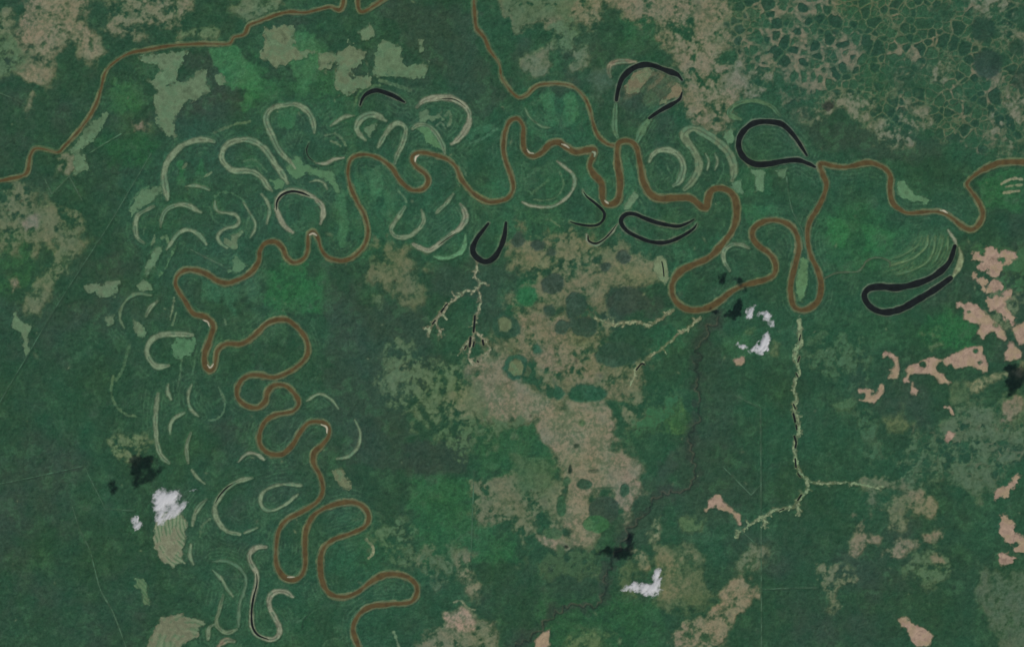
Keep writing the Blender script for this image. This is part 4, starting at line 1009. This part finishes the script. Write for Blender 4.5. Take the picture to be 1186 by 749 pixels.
for i, (txts, wd, rgb, lab) in enumerate(CREEKS):
    paths = []
    for k, txt in enumerate(txts):
        q = spline(P(txt), 1.2)
        jx = fbm(np.arange(len(q)) / 1.0, np.full(len(q), k * 9.0), 6, 3, 1600 + i)
        jy = fbm(np.arange(len(q)) / 1.0, np.full(len(q), k * 9.0), 6, 3, 1650 + i)
        q = q + 0.55 * np.stack([jx, jy], 1)
        paths.append((q, np.linspace(1, 0.75 if k == 0 else 0.5, len(q)) * wd * 0.5 * (1.0 if k == 0 else 0.85)))
    cr = np.random.default_rng(40 + i)
    for q, h in list(paths):
        for n in range(4, len(q) - 2):
            if cr.random() < 0.17:
                tdir = q[n + 1] - q[n - 1]
                ang = math.atan2(tdir[1], tdir[0]) + cr.choice([-1, 1]) * cr.uniform(0.6, 1.3)
                ln = cr.uniform(2.5, 6.5)
                tw = q[n] + np.outer(np.linspace(0, 1, 6), [math.cos(ang) * ln, math.sin(ang) * ln]) + cr.normal(0, 0.25, (6, 2))
                paths.append((tw, np.linspace(0.9, 0.15, 6) * h[n]))
    allp = np.vstack([q for q, _ in paths])
    def f(xs, ys, paths=paths):
        d = None
        for q, h in paths:
            e, _, _ = line_field(q, h, xs, ys, 4)
            d = e if d is None else np.maximum(d, e)
        return d, None
    jobs.append(("creek_water", f, allp, 12.0 + 0.1 * i, rgb, M_SCAR, dict(amp=0.5, fine=0.75, seed=1700 + i, mottle=0.15, rgb2=tuple(0.6 * np.array(rgb) + 0.4 * np.array((84, 110, 80)))), (lab, "creek", None)))
for i, (txt, wd, rgb, lab) in enumerate(TRACKS):
    q = polyline(P(txt)) if 'wavering' not in lab and 'thin pale' not in lab else spline(P(txt), 1.5)
    h = np.full(len(q), wd * 0.5)
    rgb = tuple(0.9 * v for v in rgb)
    def f(xs, ys, q=q, h=h):
        d, v, u = line_field(q, h, xs, ys, 4)
        return d, v
    jobs.append(("dirt_road", f, q, 13.0 + 0.1 * i, rgb, M_SCAR, dict(amp=0.25, seed=1800 + i, mottle=0.12), (lab, "track", None)))
q = spline(LINK, 1.2)
def f_link(xs, ys, q=q):
    d, v, u = line_field(q, np.full(len(q), 0.8), xs, ys, 4)
    return d, v
jobs.append(("creek_water", f_link, q, 15.0, (84, 92, 70), M_SCAR, dict(amp=0.2, seed=1900, mottle=0.1), ("thin dull creek wriggling from the deepest river loop to the scroll-bar fan", "creek", None)))

for j in jobs:
    name, f, pts = j[0], j[1], j[2]
    lo, hi = pts.min(0) - 8, pts.max(0) + 8
    x0, x1 = np.searchsorted(XS, [lo[0], hi[0]])
    y0, y1 = np.searchsorted(YS, [lo[1], hi[1]])
    xs, ys = XS[x0:x1], YS[y0:y1]
    d, v = f(xs, ys)
    en, _, _ = edge_noise(xs, ys, j[6]["amp"], j[6]["seed"])
    d = d + en
    thin = name in ("dirt_road",)
    tr = TR[y0:y1, x0:x1]
    tr[:] = np.minimum(tr, np.clip(0.5 - (d + (0.15 if thin else 0.35)) * (0.2 if name == 'meadow' else 0.26), 0, 1))
    if name in ("meander_scar", "meadow", "creek_water", "bare_clearing", "dirt_road"):
        wt = sstep(-1.3, 0.4, d) * (0.35 if thin else 0.5)
        cv = CV[y0:y1, x0:x1]
        cv += (lin(j[4]) * 0.8 - cv) * wt[..., None]
gd2, _, _ = line_field(GULLY, np.full(len(GULLY), 2.0), XS, YS, 5)

# ---- last break-up of colours
CV *= (1 + 0.065 * F3 + 0.02 * F8 + 0.05 * FX)[..., None].clip(0.6, 1.5)
CV[..., 0] *= (1 + 0.05 * F20b + 0.03 * F3).clip(0.8, 1.25)
CV[..., 2] *= (1 + 0.04 * F50).clip(0.85, 1.2)

CV *= np.array((0.905, 0.845, 0.775), np.float32) + GL[..., None] * np.array((0.055, 0.085, 0.12), np.float32)

# ------------------------------------------------------------------ ground, savanna, forest
full = np.ones((len(YS) - 1, len(XS) - 1), bool)
o = make_mesh("ground", XS, YS, ZG, full, CV, M_GROUND)
tag(o, "flat green river plain under all the rivers, forest and savanna", "ground", None, "structure")

H = 17.0
GLs = np.clip(GL, 0, 1) * (TR < 0.5)
zs = np.where(GLs > 0.3, 1.2 * (2 * GLs - 0.7), -1.0).astype(np.float32)
zs = np.minimum(zs, ZG * 3 + 1.2)
ok = GLs > 0.36
keep = ok[:-1, :-1] & ok[1:, :-1] & ok[:-1, 1:] & ok[1:, 1:]
o = make_mesh("savanna_grass", XS, YS, zs, keep, CV, M_GROUND)
tag(o, "tan and olive savanna grassland in ragged patches between the forests", "grassland", None, "stuff")

TR = np.clip(TR, 0, 1)
zf_ = H * (2 * TR - 1) + np.where(TR > 0.6, 1.0, 0.0) * (4.0 * FX + 3.0 * F3 + 2.0 * F8)
zf_ = np.minimum(zf_, H + 16).astype(np.float32)
ok = TR > 0.42
keep = ok[:-1, :-1] | ok[1:, :-1] | ok[:-1, 1:] | ok[1:, 1:]
o = make_mesh("forest", XS, YS, zf_, keep, CV, M_FOREST)
tag(o, "dark green unbroken rainforest canopy covering most of the plain", "forest", None, "stuff")

# ------------------------------------------------------------------ water
def water_sheet(name, path, hw, z, mat, lab, cat):
    xs, ys = grid_for(path, 8, 0.8)
    d, v, u = line_field(path, hw, xs, ys, 4)
    inside = d > -1.6
    keep = inside[:-1, :-1] & inside[1:, :-1] & inside[:-1, 1:] & inside[1:, 1:]
    o = make_mesh(name, xs, ys, np.full(d.shape, z, np.float32), keep, None, mat, {"depth": d + 0.35 * fbm(*np.meshgrid(xs.astype(np.float32), ys.astype(np.float32)), 7, 3, 21)})
    return tag(o, lab, cat, None, "structure")

for i, (name, path, hw, lab) in enumerate(riv):
    water_sheet(name, path, hw, -3.0 - 0.15 * i, M_RIVER, lab, "river")
for i, (path, hw, lab) in enumerate(lk):
    water_sheet("oxbow_lake", path, hw, -3.6 - 0.05 * i, M_LAKE, lab, "lake")
    COL.objects[-1]["group"] = "black oxbow lakes"
# the dark pools lie in the creeks: one water body per creek
for i, (path, hw) in enumerate(pl):
    o = water_sheet("creek_water", path, hw, -3.3 - 0.02 * i, M_LAKE, "small black reach of open water in a pale creek bed", "pool")
    o["group"] = "black reaches in the pale creeks"

# ------------------------------------------------------------------ the pieces
for name, f, pts, z0, rgb, mat, kw, (lab, cat, grp) in jobs:
    o = piece(name, f, pts, z0, rgb, mat, **kw)
    tag(o, lab, cat, grp, "structure" if name in ("creek_water", "dirt_road") else None)

# ------------------------------------------------------------------ clouds
def cloud_material():
    m = bpy.data.materials.new("cloud_vapour")
    m.use_nodes = True
    t = m.node_tree
    t.nodes.clear()
    out = node(t, "ShaderNodeOutputMaterial")
    mixs = node(t, "ShaderNodeMixShader")
    tr = node(t, "ShaderNodeBsdfTransparent")
    df = node(t, "ShaderNodeBsdfDiffuse")
    tl = node(t, "ShaderNodeBsdfTranslucent")
    ad = node(t, "ShaderNodeMixShader")
    ad.inputs[0].default_value = 0.2
    df.inputs["Color"].default_value = (0.60, 0.605, 0.61, 1)
    tl.inputs["Color"].default_value = (0.60, 0.605, 0.61, 1)
    at = node(t, "ShaderNodeAttribute", attribute_name="thickness")
    tc = node(t, "ShaderNodeTexCoord")
    nz = node(t, "ShaderNodeTexNoise")
    nz.inputs["Scale"].default_value = 1 / 110.0
    nz.inputs["Detail"].default_value = 4.0
    t.links.new(tc.outputs["Object"], nz.inputs["Vector"])
    ma = node(t, "ShaderNodeMath", operation='MULTIPLY_ADD')
    t.links.new(nz.outputs["Fac"], ma.inputs[0])
    ma.inputs[1].default_value = 0.22
    t.links.new(at.outputs["Fac"], ma.inputs[2])
    mr = node(t, "ShaderNodeMapRange", interpolation_type='SMOOTHSTEP')
    mr.inputs["From Min"].default_value = 0.06
    mr.inputs["From Max"].default_value = 0.84
    t.links.new(ma.outputs[0], mr.inputs["Value"])
    t.links.new(mr.outputs[0], mixs.inputs[0])
    t.links.new(tr.outputs[0], mixs.inputs[1])
    t.links.new(df.outputs[0], ad.inputs[1])
    t.links.new(tl.outputs[0], ad.inputs[2])
    t.links.new(ad.outputs[0], mixs.inputs[2])
    t.links.new(mixs.outputs[0], out.inputs["Surface"])
    return m
M_CLOUD = cloud_material()
CLOUD_Z = 50.0 * S * math.tan(R(SUN_ELEV))            # shadows fall 50 px away

def cloud(lobes, lab, seed, gain=1.0):
    """lobes: (x, y, rx, ry, angle, weight) in photo pixels as the cloud appears"""
    k = 1 - CLOUD_Z / CAM_H
    L = [(CX + (x - CX) * k, CY + (y - CY) * k, rx, ry, a, wt) for x, y, rx, ry, a, wt in lobes]
    pts = np.array([[x + sx * max(rx, ry) * 1.6, y + sy * max(rx, ry) * 1.6] for x, y, rx, ry, a, wt in L for sx, sy in ((-1, -1), (1, 1))])
    xs, ys = grid_for(pts, 3, 0.3)
    gx, gy = np.meshgrid(xs.astype(np.float32), ys.astype(np.float32))
    wxn = gx + 0.9 * fbm(gx, gy, 4, 3, seed)
    wyn = gy + 0.9 * fbm(gx, gy, 4, 3, seed + 5)
    d = np.zeros(gx.shape, np.float32)
    for x, y, rx, ry, a, wt in L:
        ca, sa = math.cos(R(a)), math.sin(R(a))
        u = ((wxn - x) * ca + (wyn - y) * sa) / rx
        v = (-(wxn - x) * sa + (wyn - y) * ca) / ry
        d = d + 1.15 * wt * np.exp(-1.15 * (u * u + v * v))
    # strands drawn out towards the upper right
    fil = fbm((gx * 0.62 - gy * 0.78) * 0.35, gx * 0.78 + gy * 0.62, 4.5, 2, seed + 9)
    puff = fbm(gx, gy, 6, 3, seed + 15)
    d = 1 - np.exp(-0.72 * np.clip(d - 0.34 + 0.20 * fil * np.sqrt(d) + 0.14 * puff * np.sqrt(d), 0, None) * gain)
    top = 70 * d + 2.0 * fil
    inside = d > 0.02
    keep = inside[:-1, :-1] & inside[1:, :-1] & inside[:-1, 1:] & inside[1:, 1:]
    left, best = keep.copy(), None                      # one cloud = one connected body: drop stray shreds
    while left.any():
        start = tuple(np.argwhere(left)[0])
        left[start] = False
        body, todo = [start], [start]
        while todo:
            r_, q_ = todo.pop()
            for nb in ((r_ + 1, q_), (r_ - 1, q_), (r_, q_ + 1), (r_, q_ - 1)):
                if 0 <= nb[0] < left.shape[0] and 0 <= nb[1] < left.shape[1] and left[nb]:
                    left[nb] = False
                    body.append(nb)
                    todo.append(nb)
        if best is None or len(body) > len(best):
            best = body
    keep[:] = False
    keep[tuple(np.array(best).T)] = True
    o = make_mesh("cloud", xs, ys, (CLOUD_Z + np.where(inside, np.maximum(top, 5), 0)).astype(np.float32), keep, None, M_CLOUD, {"thickness": d})
    # underside, joined into the same mesh
    me = o.data
    import bmesh
    bm = bmesh.new()
    bm.from_mesh(me)
    low = bmesh.ops.duplicate(bm, geom=bm.verts[:] + bm.edges[:] + bm.faces[:])
    nf = [g for g in low["geom"] if isinstance(g, bmesh.types.BMFace)]
    for v in {v for f in nf for v in f.verts}:
        v.co.z = CLOUD_Z - (v.co.z - CLOUD_Z) * 0.35
    bmesh.ops.reverse_faces(bm, faces=nf)
    bm.to_mesh(me)
    bm.free()
    tag(o, lab, "cloud", "small white clouds with dark shadows to their upper left")

cloud([(187, 582, 9, 14, 10, 1.2), (194, 580, 11, 9, 0, 1.2), (203, 574, 6, 9, 60, 0.9), (206, 589, 18, 6, -38, 1.05), (190, 598, 10, 6, -45, 0.8), (184, 600, 5, 11, -15, 0.6), (182, 573, 4, 5, 0, 0.8)],
      "largest white cloud, streaky with a notch, over the striped fan", 1)
cloud([(160, 606, 7, 5, 20, 0.95), (158, 600, 3.5, 5, 10, 0.8), (155, 609, 4, 3, 0, 0.7)], "small three-cornered white cloud left of the largest cloud", 2)
cloud([(226, 567, 6, 3, -10, 0.55), (221, 567, 4, 2.4, 0, 0.45)], "barely visible wisp of cloud to the upper right of the largest cloud", 3)
cloud([(883, 400, 6, 10, 35, 1.2), (886, 395, 5, 9, 20, 1.1), (878, 405, 7, 5, -25, 0.9), (890, 388, 3, 6, 15, 0.7), (872, 406, 4, 3, 0, 0.6)], "bright compact white cloud near the wide river bend", 4)
cloud([(870, 361, 5.5, 7.5, 10, 1.0), (868, 367, 4, 5, 0, 0.9)], "small upright white cloud next to the dark shadow by the wide river bend", 5)
cloud([(888, 367, 9, 5.5, 40, 0.72), (893, 374, 5, 6, 0, 0.68), (884, 364, 6, 3.5, 0, 0.6)], "thin grey wisp of cloud right of the small upright cloud", 6)
cloud([(857, 401, 6, 3.6, 20, 0.66), (862, 402, 4.4, 3.4, 0, 0.6), (853, 397, 3.4, 2.8, 0, 0.55)], "faint ragged cloud left of the bright compact cloud", 7)
cloud([(744, 681, 15, 6.5, 5, 1.25), (755, 682, 9, 6, -5, 1.2), (760, 673, 5.5, 11, 8, 1.1), (761, 664, 4, 5.5, 0, 0.8), (731, 681, 8, 4, 0, 0.7), (724, 684, 6, 2.5, 20, 0.4)],
      "ragged L-shaped white cloud near the bottom edge", 8)
cloud([(1214, 474, 13, 12, 0, 1.3), (1206, 486, 8, 16, 0, 1.2), (1202, 468, 6, 4, 0, 0.9)], "white cloud just beyond the right edge that throws the shadow on the clearing there", 9)

# ------------------------------------------------------------------ the air: one even box of thin haze round camera and land
def haze_box():
    import bmesh
    m = bpy.data.materials.new("thin_haze")
    m.use_nodes = True
    t = m.node_tree
    t.nodes.clear()
    out = node(t, "ShaderNodeOutputMaterial")
    pv = node(t, "ShaderNodeVolumePrincipled")
    pv.inputs["Color"].default_value = (0.78, 0.86, 0.95, 1)
    pv.inputs["Density"].default_value = 4.2e-8
    t.links.new(pv.outputs[0], out.inputs["Volume"])
    bm = bmesh.new()
    bmesh.ops.create_cube(bm, size=1.0)
    me = bpy.data.meshes.new("haze")
    ext = (XS[-1] - XS[0]) * S + 8000, (YS[-1] - YS[0]) * S + 8000
    z0, z1 = -10.0, CAM_H + 1000
    for v in bm.verts:
        v.co = (v.co.x * ext[0], v.co.y * ext[1], z0 if v.co.z < 0 else z1)
    bm.to_mesh(me)
    bm.free()
    me.materials.append(m)
    o = bpy.data.objects.new("haze", me)
    COL.objects.link(o)
    tag(o, "thin pale blue haze of the air over the whole plain", "haze", None, "stuff")
haze_box()
